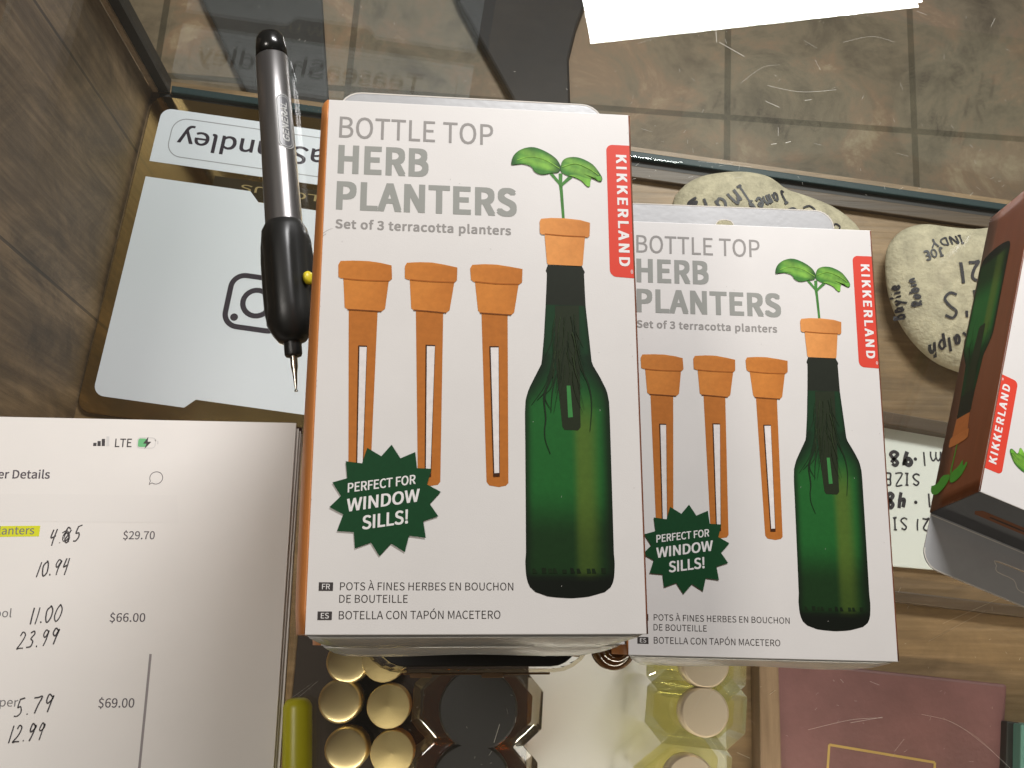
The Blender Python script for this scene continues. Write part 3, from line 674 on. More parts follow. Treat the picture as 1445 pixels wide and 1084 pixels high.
    pr.poly([(73.9, 23.2), (77.5, 24.2), (81.5, 24.2), (80.4, 24.9), (78.3, 25.5), (76.2, 25.4), (74.6, 24.4)], 5, 0, rgb(60, 118, 40))
    pr.rib([(68.2, 20.5), (73, 18.9), (78.5, 19.9), (83.6, 23)], .25, 6, 0, gl); pr.rib([(84.6, 22.4), (89.5, 20.8), (94.5, 22.6), (98, 25)], .25, 6, 0, gl)
    pr.mb.build('plant_picture', print_leaf, front, colors=True)
    pr = Print(); bottle_grid(pr.mb, lambda u, v: (*face(u, v), T + .06))
    pr.poly(STAKE, 1, 0, rgb(34, 42, 24)); pr.poly(SSLOT, 2, 0, rgb(60, 128, 66))
    rr = random.Random(11)
    for q, r in enumerate(ROOTS): pr.rib(r, .8 if q in (2, 4) else .55, 3 + q * .2, 0, rgb(24, 40, 20), True)
    for q in range(26):
        x = rr.uniform(80.5, 89.5); y = rr.uniform(78, 100); sdir = -1 if x < 85 else 1
        pr.rib([(x, y), (x + sdir * rr.uniform(0, 1.2), y + 6), (x + sdir * rr.uniform(.2, 3.2), y + rr.uniform(9, 16))], rr.uniform(.2, .5), 5 + q * .1, 0, lerp(rgb(22, 34, 18), rgb(44, 58, 30), rr.random()), True)
    for q in range(10):
        x = 72.4 + q * 2.5 + rr.uniform(-.7, .7); hh = rr.uniform(.3, 1.2); pr.poly([(x, 166.9 - hh), (x + rr.uniform(.7, 1.6), 166.7 - hh * .8), (x + 1.5, 167.5), (x + .1, 167.6)], 2, 0, lerp(rgb(16, 26, 11), rgb(22, 40, 16), rr.random()))
    pr.mb.build('bottle_picture', print_col, front, colors=True)
    pr = Print(); pr.poly(STAR, 6, 0)
    pr.text('PERFECT FOR', (12.0, 141.9), (34.2, 138.7), 3.05, 7, 1, bold=.022, shear=.16).text('WINDOW', (12.5, 148.1), (36.0, 144.4), 4.15, 7, 1, bold=.026, shear=.16).text('SILLS!', (17.1, 153.9), (32.3, 151.6), 4.4, 7, 1, bold=.026, shear=.16)
    pr.mb.build('badge', [ink_badge, ink_white], front)
    pr = Print(); lab = [(109.75, 12.5)] + [(103.4 - 2.3 * math.sin(math.radians(a)), 14.8 - 2.3 * math.cos(math.radians(a))) for a in range(0, 91, 15)] + [(103.6 - 2.5 * math.cos(math.radians(a)), 61.2 + 2.7 * math.sin(math.radians(a))) for a in range(0, 91, 15)] + [(109.75, 64.2)]
    pr.poly(lab, 0, 0)
    v, f = line_of_text('KIKKERLAND', (0, 0), (43.4, 0), 3.9, bold=.042, track=1.14)
    pr.raw(([face(104.6 + y, 16.4 + x) for x, y in v], f), 1, 1)
    v, f = line_of_text('®', (0, 0), (1.5, 0), 1.5); pr.raw(([face(107.9 + y, 61.0 + x) for x, y in v], f), 1, 1)
    pr.mb.build('brand_label', [ink_red, ink_white], front)
    Print().text('POTS À FINES HERBES EN BOUCHON', (10.65, 173.1), (66.2, 173.05), 2.45, 0).text('DE BOUTEILLE', (10.55, 177.0), (32.2, 177.0), 2.45, 0).text('BOTELLA CON TAPÓN MACETERO', (10.6, 182.15), (62.0, 182.0), 2.55, 0).mb.build('language_text', ink_black, front)
    for txt, (y0, y1) in (('FR', (170.65, 173.33)), ('ES', (179.73, 182.38))):
        pr = Print().poly([(3.95, y0), (8.45, y0), (8.45, y1), (3.95, y1)], 0, 0)
        pr.text(txt, (5.0, y1 - .5), (7.5, y1 - .5), 1.7, 1, 1, bold=.01); pr.mb.build('language_tag', [ink_black, ink_white], front)
    # ---------------- print on the right side panel: the bottle again
    pm = MB(); xs = W / 2 + .26
    def smap(u, v): return (xs, H / 2 - (v - 14) * .93 - 8, (u - 85) * .92 + 14.6)
    bottle_grid(pm, smap)
    def spoly(pts, k, col): v, f = fillpoly([(p[0], p[1]) for p in pts]); pm.add([(smap(*p)[0] + .06 * k, *smap(*p)[1:]) for p in v], f, 0, col)
    spoly(STAKE, 1, rgb(34, 42, 24)); spoly(POTBODY, 1, rgb(170, 100, 50)); spoly(POTRIM, 2, rgb(176, 106, 54))
    for q, pts in enumerate((STEM, LEAF_R, LEAF_L)): spoly(pts, q + 2, rgb(70, 140, 45))
    for q, r in enumerate(ROOTS):
        v, f = ribbon(r, .6, taper=True); pm.add([(smap(*p)[0] + .08 + .01 * q, *smap(*p)[1:]) for p in v], f, 0, rgb(24, 40, 20))
    pm.build('bottle_picture', print_col, sr, colors=True)
    return root
box0 = make_box()
GRP = 'boxes of bottle top herb planters'
def place(o, M4, label): o.matrix_world = M4; tag(o, label, 'boxed planters', GRP); return o
def frame(x, y, n, p): return Matrix.Translation(p) @ Matrix((x, y, n)).transposed().to_4x4()
bx = Vector((.9973, .0275, -.0680)); bn = Vector((.0680, .0080, .9976)); bx = (bx - bn * bx.dot(bn)).normalized(); bn.normalize(); by = bn.cross(bx)
BIGP = Vector((-.1212, .00555, .1283))
place(box0, frame(bx, by, bn, BIGP), 'large looking herb planter box on top of the tall stack, orange edge at its left')
b2 = copy_tree(box0); place(b2, frame(bx, by, bn, BIGP - bn * .0435 + Vector((.0022, -.0030, 0))), 'herb planter box directly under the topmost one, only its silver lower flap showing')
b3 = copy_tree(box0); place(b3, frame(bx, by, bn, BIGP - bn * .087 + Vector((.003, .003, 0))), 'herb planter box lowest in the tall stack, resting on the clear case')
rb = copy_tree(box0); place(rb, Matrix.Translation((0, 0, .0435)), 'herb planter box lying to the right, its left edge covered by the tall stack')
rb2 = copy_tree(box0); place(rb2, Matrix.Translation((-.002, .002, 0)), 'herb planter box hidden below the right hand box, flat on the glass')
# third box in view: turned round, its near end raised off the glass
tb_ = Matrix.Rotation(-.350 + math.pi, 4, 'Z')
tbx = copy_tree(box0)
def tilted():
    yaw, pit, rol, sc = -.350, -.154, .082, .93
    Rz = Matrix.Rotation(yaw, 3, 'Z'); Rx = Matrix.Rotation(pit, 3, 'X'); Ry = Matrix.Rotation(rol, 3, 'Y'); R = Rz @ Ry @ Rx
    # near left bottom corner, then towards the lens so that the far end touches the glass
    A = Vector((.1114, -.0211, 0.0)); A = CAMP + (A - CAMP) * sc
    ctr = A + R @ Vector((W / 2, H / 2, 0)) * .001 * sc
    R2 = R @ Matrix.Rotation(math.pi, 3, 'Z')
    return Matrix.Translation(ctr) @ R2.to_4x4() @ Matrix.Scale(sc, 4)
M3 = tilted()
low = min((M3 @ Vector((sx * W / 2000, sy * H / 2000, 0))).z for sx in (-1, 1) for sy in (-1, 1))
print('tilted box lowest', low, [round((M3 @ Vector((sx * W / 2000, sy * H / 2000, 0))).z, 4) for sx in (-1, 1) for sy in (-1, 1)])
place(tbx, M3, 'herb planter box at the far right, turned upside down and showing its orange side, darkened for shade')

for ch in children(tbx):
    if ch.name.startswith('hang_tab'):
        v, f = fillpoly([(x, y + H / 2) for x, y in smooth_closed([(-15.6, 13), (-14.6, 15.6), (-5.8, 16.2), (-2.8, 20.1), (2.8, 20.1), (5.8, 16.2), (14.6, 15.6), (15.6, 13), (14.6, 10.8), (-14.6, 10.8)], 3)])
        MB().add([(x, y, .35) for x, y in v], f).build('punch_out', silver_card, ch)

# ------------------------------------------------------------------ clear case under the tall stack
cc = empty('clear_case', (-.117, -.012, .0004), math.radians(1.5)); tag(cc, 'clear plastic clamshell case with black inside, bottom of the tall stack', 'plastic case')
clear_pl = clear_mat('clear_plastic', (.90, .86, .76), 1.45, .04, film=.05, filmcol=(.7, .62, .45), boost=1.8)
black_pl = mat('black_foam', (.008, .007, .007), .6)
brown_pl = mat('brown_plastic', (.16, .09, .045), .25, coat=.4)
v, f = sheet_with_hole(rrect(-52, 52, -91, 84, 18), [rrect(-50.2, 50.2, -89.4, 82, 16.4)], 36, 'shell')
MB().add([(x, y, z + 18) for x, y, z in v], f).build('shell', clear_pl, cc)
MB().prism(rrect(-45, 46, -88.6, 79, 13), 1, 34).build('liner', black_pl, cc, bevel=.6)
for x0, x1 in ((-30, -20), (2, 12)): MB().box(x0, x1, -93.4, -91.1, 18, 32).build('hinge', brown_pl, cc, bevel=.5)
MB().box(-34, 34, -92.6, -91.1, 10, 16).build('hinge_rail', brown_pl, cc, bevel=.4)

# ------------------------------------------------------------------ glossy brown bottle between the two piles
amber_gloss = mat('amber_gloss', (.14, .05, .012), .08, coat=1.0)
gb = MB().lathe([(0.1, 0), (10, .3), (11.5, 3), (12, 10), (11.5, 16), (8, 20), (5, 22), (5, 27), (.1, 27)], 36).build('amber_jar', amber_gloss, smooth=True)
gb.location = at(869, 915, .058) * 1; gb.location.z = .0335
gb.rotation_euler = (0, 0, 0); gb.scale = (.8, .8, .95)
tag(gb, 'small glossy amber jar wedged between the two piles of boxes', 'jar')
gb.location.z = .0374

# ------------------------------------------------------------------ card sign under the glass
SO = at(217, 134, Zf + .003)
ey = (SO - at(109, 572, Zf + .003)).normalized(); ex = Vector((ey.y, -ey.x, 0))                       # its far left corner
sg = empty('acrylic_sign', (SO.x, SO.y, Zf + .0003)); sg.rotation_euler = (0, 0, math.atan2(ex.y, ex.x))
tag(sg, 'gold acrylic sign with white panels lying by the wooden end of the case', 'sign')
def sl(px, py):
    d = at(px, py, Zf + .0033) - SO; return (d.dot(ex) * 1000, d.dot(ey) * 1000)
gold_m = mat('gold_mirror', (.52, .36, .15), .10, metal=1.0, noise=(12, .12, (1, 1, 1)))
sign_white = mat('sign_white', (.66, .69, .73), .35)
ink_plum = mat('ink_plum', (.020, .012, .022), .45)
grey_line = mat('grey_line', (.28, .28, .29), .5)
gold_text = mat('gold_text', (.32, .24, .10), .4, metal=.3)
SWd = 250.0; SHt = -sl(109, 572)[1] + 4
MB().prism(rrect(0, SWd, -SHt, 0, 10), 0, 3.0).build('plate', gold_m, sg, bevel=.4)
a = sl(236, 155); b_ = sl(216, 228)
xl = min(a[0], b_[0]); MBh = MB().prism(rrect(9, SWd - 9, b_[1], a[1] + 1, 8, corners=(1, 1, 0, 0)), 3.02, 3.2).build('name_panel', sign_white, sg)
MBs = MBh
nm = MB()
o1 = rrect(20, SWd - 20, b_[1] + 6.5, a[1] - 5.5, 11, 8); o2 = o1 + o1[:2]
v, f = ribbon(o2, .7, smooth=False); nm.add([(x, y, 3.26) for x, y in v], f, 1)
p1 = sl(262, 186); yb = (b_[1] + a[1]) / 2 + 7.2
v, f = line_of_text('TeaseaShandley', (26 + 177, yb), (26, yb), 14.5, bold=.014); nm.add([(x, y, 3.26 + q) for (x, y), q in zip(v, LIFT)], f, 0)
nm.build('name_text', [ink_plum, grey_line], sg)
t2 = sl(212, 250)[1]
lowp = [(9, t2), (sl(355, 262)[0], t2), (sl(368, 270)[0], t2 - 8), (SWd - sl(368, 270)[0], t2 - 8), (SWd - sl(355, 262)[0], t2), (SWd - 9, t2)] + [(SWd - 17 + 8 * math.cos(math.radians(q)), -SHt + 21 + 8 * math.sin(math.radians(q))) for q in range(0, -91, -15)] + [(SWd - 75, -SHt + 13), (SWd - 82, -SHt + 20), (82, -SHt + 20), (75, -SHt + 13)] + [(17 + 8 * math.cos(math.radians(q)), -SHt + 21 + 8 * math.sin(math.radians(q))) for q in range(-90, -181, -15)]
v, f = fillpoly(lowp); n_ = len(v)
lo = MB().add([(x, y, 3.02) for x, y in v] + [(x, y, 3.2) for x, y in v], [[i + n_ for i in t] for t in f] + [(i, (i + 1) % n_, n_ + (i + 1) % n_, n_ + i) for i in range(n_)]).build('lower_panel', sign_white, sg)
fu = MB(); v, f = line_of_text('FOLLOW US', (SWd - sl(343, 252)[0], t2 + 4.6), (sl(343, 252)[0], t2 + 4.6), 5.2, bold=.008)
fu.add([(x, y, 3.09 + q) for (x, y), q in zip(v, LIFT)], f); MB().prism([(60, t2 - 7), (SWd - 60, t2 - 7), (SWd - 60, t2 + 8.5), (60, t2 + 8.5)], 3.0, 3.03).build('follow_band', mat('umber_band', (.06, .045, .025), .2, metal=.5), sg)
fu.build('follow_text', gold_text, sg)
gc = sl(362, 428); icon = MB()
rr_ = rrect(gc[0] - 21, gc[0] + 21, gc[1] - 20, gc[1] + 20, 10, 8); v, f = ribbon(rr_ + rr_[:2], 4, smooth=False); icon.add([(x, y, 3.26) for x, y in v], f)
ci = [(gc[0] + 10 * math.cos(q * .2618), gc[1] + 10 * math.sin(q * .2618)) for q in range(24)]; v, f = ribbon(ci + ci[:2], 4, smooth=False); icon.add([(x, y, 3.26) for x, y in v], f)
ci = [(gc[0] - 14 + 2.9 * math.cos(q * .3927), gc[1] - 13 + 2.9 * math.sin(q * .3927)) for q in range(16)]; v, f = fillpoly(ci); icon.add([(x, y, 3.26) for x, y in v], f)
icon.build('camera_emblem', ink_plum, sg)

# ------------------------------------------------------------------ engraving pen on the glass
A0 = at(381, 47, .012); A1 = at(418, 553, .0142); ax = (A1 - A0); LEN = ax.length * 1000; ax.normalize()
ez = ax; exx = ax.cross(Vector((0, 0, 1))).normalized(); eyy = ez.cross(exx)
pen = empty('engraving_pen'); pen.matrix_world = Matrix.Translation(A0) @ Matrix((exx, eyy, ez)).transposed().to_4x4()
tag(pen, 'grey metal engraving pen with black grip and yellow button lying on the glass', 'pen')
pen_metal = mat('satin_grey_metal', (.29, .28, .275), .30, metal=.9, noise=(500, .06, (1, 1, .05)))
pen_black = mat('glossy_black', (.010, .010, .009), .22, coat=.3)
pen_rub = mat('grip_black', (.012, .012, .011), .38)
steel = mat('steel', (.60, .57, .50), .22, metal=1)
yellow_pl = mat('yellow_plastic', (.62, .50, .02), .4)
k_ = LEN / 506
MB().lathe([(1, 0), (4.6, .5), (6.6, 1.8), (7.7, 4.2), (8.1, 8), (8.4, 38 * k_)], 40).build('end_cap', pen_black, pen, smooth=True)
MB().lathe([(7.0, 36 * k_), (8.2, 38.3 * k_), (8.5, 39.5 * k_), (8.8, 60), (9.5, LEN * .56)], 48).build('barrel', pen_metal, pen, autosmooth=40)
g0 = LEN * .553; g1 = LEN * .876; GL = g1 - g0
grip = MB(); vs, fs = [], []; n = 48
prof = [(8.5, 0), (9.6, .01), (11.6, .07), (13.1, .17), (13.6, .30), (13.6, .55), (13.4, .72), (12.2, .84), (9.4, .93), (7.0, .98), (4.0, 1.0)]
for r, t in prof:
    for i in range(n):
        a_ = 2 * math.pi * i / n; q = r
        # two scooped finger flats
        for fa in (math.radians(216), math.radians(-32)):
            dlt = abs((a_ - fa + math.pi) % (2 * math.pi) - math.pi); q -= 2.3 * sm(.70, .38, dlt) * sm(.1, .22, t) * sm(.86, .7, t)
        vs.append((q * math.cos(a_), q * math.sin(a_), g0 + t * GL))
for j in range(len(prof) - 1):
    for i in range(n): k2 = (i + 1) % n; fs.append((j * n + i, j * n + k2, (j + 1) * n + k2, (j + 1) * n + i))
fs.append(list(range(n))[::-1]); fs.append([(len(prof) - 1) * n + i for i in range(n)])
grip.add(vs, fs).build('grip', pen_rub, pen, smooth=True)
MB().lathe([(4.4, g1 - 2), (4.4, g1 + 5.5), (4.0, g1 + 6.5), (1, g1 + 6.6)], 28).build('collar', pen_rub, pen, autosmooth=40)
MB().lathe([(1.9, g1 + 4), (1.8, g1 + 12), (1.2, g1 + 15.5), (.8, LEN - 3.5), (.45, LEN - 1.2), (.9, LEN - .8), (.9, LEN - .2), (.3, LEN)], 20).build('tip', steel, pen, autosmooth=50)
side = 1 if (pen.matrix_world.to_3x3() @ Vector((1, 0, 0))).x > 0 else -1
bt = MB().lathe([(3.5, 0), (3.5, 1.4), (2.8, 2.3), (1.0, 2.8)], 24)
bdir = Vector((side * .86, -.51 if eyy.z < 0 else .51, 0)).normalized(); bu = Vector((0, 0, 1)); bw = bdir.cross(bu); bc_ = bdir * 12.2 + bu * (g0 + GL * .52)
bt.v = [tuple(bc_ + bu * x + bw * y + bdir * z) for x, y, z in bt.v]
bt.build('button', yellow_pl, pen, smooth=True)
# maker's badge wrapped on the barrel
bd = MB(); up = 1 if eyy.z > 0 else -1
def wrapb(x, y, r):   # x along the pen, y round it
    a_ = (math.radians(52) if side > 0 else math.radians(128)) * up + y / 7.75 * (-1 if side > 0 else 1) * up
    return (r * math.cos(a_), r * math.sin(a_), x)
def rad(x): return 8.4 + (x - 15) * .0112
bz = LEN * .285; bl = LEN * .155
out = rrect(bz - bl / 2, bz + bl / 2, -3.6, 3.6, 3.4, 6)
def dense(pts, m=4): return [tuple(Vector(p).lerp(Vector(q), i / m)) for p, q in zip(pts, pts[1:] + pts[:1]) for i in range(m)]
gx = 26; gy = 8; vs = []; fs = []
for i in range(gx + 1):
    x = bz - bl / 2 + bl * i / gx; hh = 3.6 if abs(x - bz) < bl / 2 - 3.4 else 3.6 * math.sqrt(max(.02, 1 - ((abs(x - bz) - bl / 2 + 3.4) / 3.4) ** 2)) 
    for j in range(gy + 1): vs.append(wrapb(x, -hh + 2 * hh * j / gy, rad(x) + .10))
for i in range(gx):
    for j in range(gy): q = i * (gy + 1) + j; fs.append((q, q + 1, q + gy + 2, q + gy + 1))
bd.add(vs, fs, 0)
for sc_, w_ in ((1.0, .35), (.80, .25)):
    o_ = dense([(bz + (x - bz) * (1 - (1 - sc_) * .35), y * sc_) for x, y in out]); v, f = ribbon(o_ + o_[:2], w_, smooth=False)
    bd.add([wrapb(x, y, rad(x) + .2) for x, y in v], f, 1)
v, f = line_of_text('GENERAL', (bz + bl / 2 - 4.0, 1.5), (bz - bl / 2 + 4.5, 1.5), 3.2, bold=.03, shear=.2)
if side < 0: pass
bd.add([wrapb(x, y, rad(x) + .2 + q * 3) for (x, y), q in zip(v, LIFT)], f, 1)
bd.build('maker_badge', [mat('badge_grey', (.10, .10, .105), .35), mat('badge_line', (.45, .45, .43), .4)], pen)

# ------------------------------------------------------------------ papers at the lower left, on the glass
paper = mat('white_paper', (.86, .83, .79), .75, noise=(30, .015, (1, 1, 1)), spec=.25)
ink_print = mat('ink_violet_grey', (.085, .070, .085), .6)
ink_pen = mat('ballpoint_black', (.028, .022, .026), .5)
ink_pale = mat('pale_grey_ink', (.70, .685, .665), .7)
ZP = .0078
TR = at(418, 597, ZP); BRc = at(386, 1084, ZP); pu = (TR - BRc).normalized(); pr_ = Vector((pu.y, -pu.x, 0))
pang = math.atan2(pu.y, pu.x) - math.pi / 2
fold = empty('folder', (0, 0, 0))
def sheet(dx, dy, z, t, label, cat, m, ang=0.0, w=186, h=270, name='paper_sheet', curl=.0):
    """one sheet hanging from its far right corner"""
    o = MB(); nx, ny = 16, 22; vs = []; fs = []
    for s in (0, 1):
        for j in range(ny + 1):
            for i in range(nx + 1):
                x = -w + w * i / nx; y = -h * j / ny; zc = curl * max(0, (i / nx - .72) / .28) ** 2 * (.35 + .65 * j / ny)
                vs.append((x, y, zc + (t if s == 0 else 0)))
    q0 = (nx + 1) * (ny + 1)
    for j in range(ny):
        for i in range(nx):
            q = j * (nx + 1) + i; fs.append((q, q + nx + 1, q + nx + 2, q + 1)); fs.append((q + q0, q + q0 + 1, q + q0 + nx + 2, q + q0 + nx + 1))
    ring = [i for i in range(nx + 1)] + [j * (nx + 1) + nx for j in range(1, ny + 1)] + [ny * (nx + 1) + i for i in range(nx - 1, -1, -1)] + [j * (nx + 1) for j in range(ny - 1, 0, -1)]
    for a_, b2_ in zip(ring, ring[1:] + ring[:1]): fs.append((a_, b2_, b2_ + q0, a_ + q0))
    ob = o.add(vs, fs).build(name, m)
    ob.location = TR + pr_ * dx * .001 + pu * dy * .001; ob.location.z = z; ob.rotation_euler = (0, 0, pang + ang)
    return tag(ob, label, cat)
bpy.data.objects.remove(fold)
sheet(2.0, -1.0, .0002, 2.2, 'dark maroon folder under the papers, a sliver showing at the corner', 'folder', mat('maroon_board', (.065, .010, .012), .5), 0, name='folder')
sheet(2.6, -4.5, .0027, .7, 'white sheet lowest of the paper pile, edge showing', 'paper', paper, -.004)
sheet(2.0, -3.5, .0040, .9, 'white sheet third from the top of the paper pile, edge showing', 'paper', paper, .002)
sheet(1.2, -2.5, .0056, .7, 'white sheet just below the printed order sheet', 'paper', paper, -.003)
top = sheet(0, 0, ZP - .0008, .8, 'printed order sheet with handwritten prices, topmost of the paper pile', 'paper', paper)
TI = Matrix.Rotation(-pang, 3, 'Z')
def sp(px, py): d = TI @ (at(px, py, ZP) - TR); return (d.x * 1000, d.y * 1000)
PZ = .86
def ptext(name, items, m):
    for body, q0, q1, capx, bold in items:
        mb = MB()
        v, f = line_of_text(body, sp(*q0), sp(*q1), capx * .343, bold=bold); mb.add([(x, y, PZ + .02 + q) for (x, y), q in zip(v, LIFT)], f)
        mb.build(name, m, top)
ptext('price_text', [('$29.70', (173.5, 761), (218, 761), 11.0, .006), ('$66.00', (154.5, 877.5), (204.5, 877.5), 11.4, .006), ('$69.00', (138.5, 998.5), (189, 998.5), 11.8, .006)], ink_print)
ptext('heading_text', [('Order Details', (-33, 675), (70, 675.5), 12.0, .016)], ink_print)
ptext('item_text', [('Herb Planters', (-52, 755), (48, 754), 11, .008), ('Tool', (-18, 871), (16, 871), 11, .002), ('Pepper', (-32, 997), (25, 997), 11, .002)], mat('grey_ink', (.19, .18, .18), .6))
ptext('network_text', [('LTE', (162, 631), (185.5, 631), 12.2, .010)], ink_pen)
hl = MB(); v, f = fillpoly([sp(-80, 743), sp(57, 742), (sp(55, 757)), sp(-80, 759)]); hl.add([(x, y, PZ) for x, y in v], f); hl.build('highlight', mat('highlighter_ink', (.72, .74, .02), .7), top)
gbm = MB(); v, f = fillpoly([sp(-60, 696), sp(250, 699), sp(252, 738), sp(-60, 735)]); gbm.add([(x, y, PZ - .02) for x, y in v], f); gbm.build('pale_band', mat('band_ink', (.842, .812, .773), .75), top)
bars = MB()
for i, (x, hgt) in enumerate(((131.5, 4.5), (137.5, 7), (143.5, 10))):
    v, f = fillpoly([sp(x, 629.5), sp(x + 4.6, 629.5), sp(x + 4.8, 629.5 - hgt), sp(x + .2, 629.5 - hgt)]); bars.add([(X, Y, PZ) for X, Y in v], f, 0)
v, f = fillpoly([sp(150, 629.5), sp(154, 629.5), sp(154.4, 616), sp(150.2, 616)]); bars.add([(X, Y, PZ) for X, Y in v], f, 1)
bars.build('signal_bars', [ink_pen, ink_pale], top)
bat = MB(); c0 = sp(193, 632); c1 = sp(220, 618)
o_ = rrect(c0[0], c1[0], c0[1], c1[1], 1.5, 4); v, f = ribbon(o_ + o_[:2], .35, smooth=False); bat.add([(X, Y, PZ) for X, Y in v], f, 0)
v, f = fillpoly(rrect(c0[0] + .4, c0[0] + 4.6, c0[1] + .45, c1[1] - .45, .9, 3)); bat.add([(X, Y, PZ) for X, Y in v], f, 1)
v, f = fillpoly([sp(209.5, 616.5), sp(202, 626), sp(206.8, 626.3), sp(204, 633.5), sp(213.5, 623.6), sp(208.5, 623.4)]); bat.add([(X, Y, PZ + .05) for X, Y in v], f, 2)
v, f = fillpoly([sp(222, 622.5), sp(223.6, 622.7), sp(223.5, 627), sp(222, 627)]); bat.add([(X, Y, PZ) for X, Y in v], f, 0)
bat.build('battery_symbol', [ink_pale, mat('ink_mint', (.16, .52, .22), .6), ink_pen], top)
cb = MB(); bc = sp(220.5, 674.5); pts = [(bc[0] + 3.1 * math.cos(math.radians(q)), bc[1] + 3.0 * math.sin(math.radians(q))) for q in range(-125, 216, 12)]
pts = [(bc[0] - 3.1, bc[1] - 3.3)] + pts + [(bc[0] - 3.1, bc[1] - 3.3)]; v, f = ribbon(pts, .30, smooth=False); cb.add([(X, Y, PZ) for X, Y in v], f); cb.build('speech_symbol', ink_print, top)
vl = MB(); v, f = ribbon([sp(212.5, 923), sp(205, 1000), sp(192, 1130)], 1.15, n=10); vl.add([(X, Y, PZ) for X, Y in v], f); vl.build('scroll_line', mat('scroll_grey', (.30, .27, .27), .6), top)
zz2 = PZ + .05; rnd = random.Random(5)
for body, q0, q1, hgt in (('4.85', (68, 770), (116, 762), 18), ('10.94', (50, 815), (98, 809), 18), ('11.00', (40, 882), (88, 876), 19), ('23.99', (22, 917), (83, 909), 19), ('5.79', (18, 1012), (76, 1003), 19), ('12.99', (10, 1049), (62, 1044), 19)):
    hw = MB()
    for v, f in handwriting(body, sp(*q0), sp(*q1), hgt * .39, .58, slant=.28, rnd=rnd):
        zz2 += .002; hw.add([(x, y, zz2) for x, y in v], f)
    if body == '4.85':      # the second figure is written over
        for q in range(3):
            v, f = ribbon([sp(88 + q, 752 + q * 4), sp(95, 749), sp(98, 757 + q), sp(90, 764), sp(89, 757), sp(96, 752), sp(97, 765)], .42); zz2 += .002; hw.add([(x, y, zz2) for x, y in v], f)
    hw.build('handwritten_price', ink_pen, top)

# ------------------------------------------------------------------ highlighter pen on the glass
hp0 = at(420, 985, .007); hp1 = at(419, 1120, .007); d_ = (hp1 - hp0).normalized(); e1 = d_.cross(Vector((0, 0, 1))).normalized()
hi = empty('highlighter'); hi.matrix_world = Matrix.Translation(hp0) @ Matrix((e1, d_.cross(e1), d_)).transposed().to_4x4()
tag(hi, 'yellow highlighter pen beside the papers, running out of the bottom', 'highlighter')
yel = mat('yellow_pen', (.50, .47, .018), .38, noise=(40, .05, (1, 1, 1)))
MB().lathe([(3.2, 0), (4.6, .5), (5.3, 1.2), (5.6, 1.6), (6.3, 2.6), (6.7, 4), (6.8, 60)], 36).build('cap', yel, hi, autosmooth=30)
MB().lathe([(6.2, 59), (6.2, 62), (6.6, 63), (6.6, 118), (4, 120)], 36).build('barrel', yel, hi, autosmooth=30)

# ------------------------------------------------------------------ stones on the case floor
stone_m = mat('pale_stone', (.42, .37, .255), .8, noise=(95, .30, (1, 1, 1)), bump=(380, 1.0))
marker = mat('marker_black', (.015, .012, .016), .55)
def stone(pxs, hgt, label, writing, z_mid=.012):
    pts = smooth_closed([tuple(at(*p, Zf + z_mid).xy) for p in pxs], 4); n = len(pts)
    cx = sum(p[0] for p in pts) / n; cy = sum(p[1] for p in pts) / n
    P = sorted(((math.atan2(y - cy, x - cx), math.hypot(x - cx, y - cy)) for x, y in pts))
    def R_(a):
        for (a0, r0), (a1, r1) in zip(P, P[1:] + [(P[0][0] + 2 * math.pi, P[0][1])]):
            if a0 <= a <= a1: return r0 + (r1 - r0) * (a - a0) / max(a1 - a0, 1e-9)
        a += 2 * math.pi
        (a0, r0), (a1, r1) = P[-1], (P[0][0] + 2 * math.pi, P[0][1]); return r0 + (r1 - r0) * min(max((a - a0) / max(a1 - a0, 1e-9), 0), 1)
    def hz(x, y):
        r = math.hypot(x - cx, y - cy) / R_(math.atan2(y - cy, x - cx)); r = min(r, .999)
        return hgt * .42 + hgt * .58 * (1 - r ** 2.6) ** .55
    mb = MB(1); M_ = 72; K = 22; vs = []; fs = []
    for k in range(1, K):
        ph = -math.pi / 2 + math.pi * k / K
        rr = abs(math.cos(ph)) ** .62; zc = math.sin(ph)
        for i in range(M_):
            a_ = -math.pi + 2 * math.pi * i / M_; r = R_(a_) * rr
            x, y = cx + r * math.cos(a_), cy + r * math.sin(a_)
            z = hz(x, y) if zc >= 0 else hgt * .42 * (1 - abs(zc) ** 1.4)
            vs.append((x, y, Zf + .0006 + z))
    for k in range(K - 2):
        for i in range(M_): j = (i + 1) % M_; fs.append((k * M_ + i, k * M_ + j, (k + 1) * M_ + j, (k + 1) * M_ + i))
    fs.append(list(range(M_))[::-1]); b0 = (K - 2) * M_; vs.append((cx, cy, Zf + .0006 + hz(cx, cy)))
    for i in range(M_): fs.append((b0 + i, b0 + (i + 1) % M_, len(vs) - 1))
    o = mb.add(vs, fs).build('pebble', stone_m, smooth=True); tag(o, label, 'stone', 'stones signed with names')
    wm = MB(1); zo = .0006; r2 = random.Random(9)
    for body, q0, q1, hp, w in writing:
        zc = Zf + hgt * .9
        a0, a1 = at(*q0, zc), at(*q1, zc)
        for v, f in handwriting(body, (a0.x, a0.y), (a1.x, a1.y), hp * .00046, w * .00046, slant=.1, rnd=r2):
            zo += .000006; wm.add([(x, y, Zf + .0006 + hz(x, y) + zo) for x, y in v], f)
    wo = wm.build('written_names', marker, o)
    return o
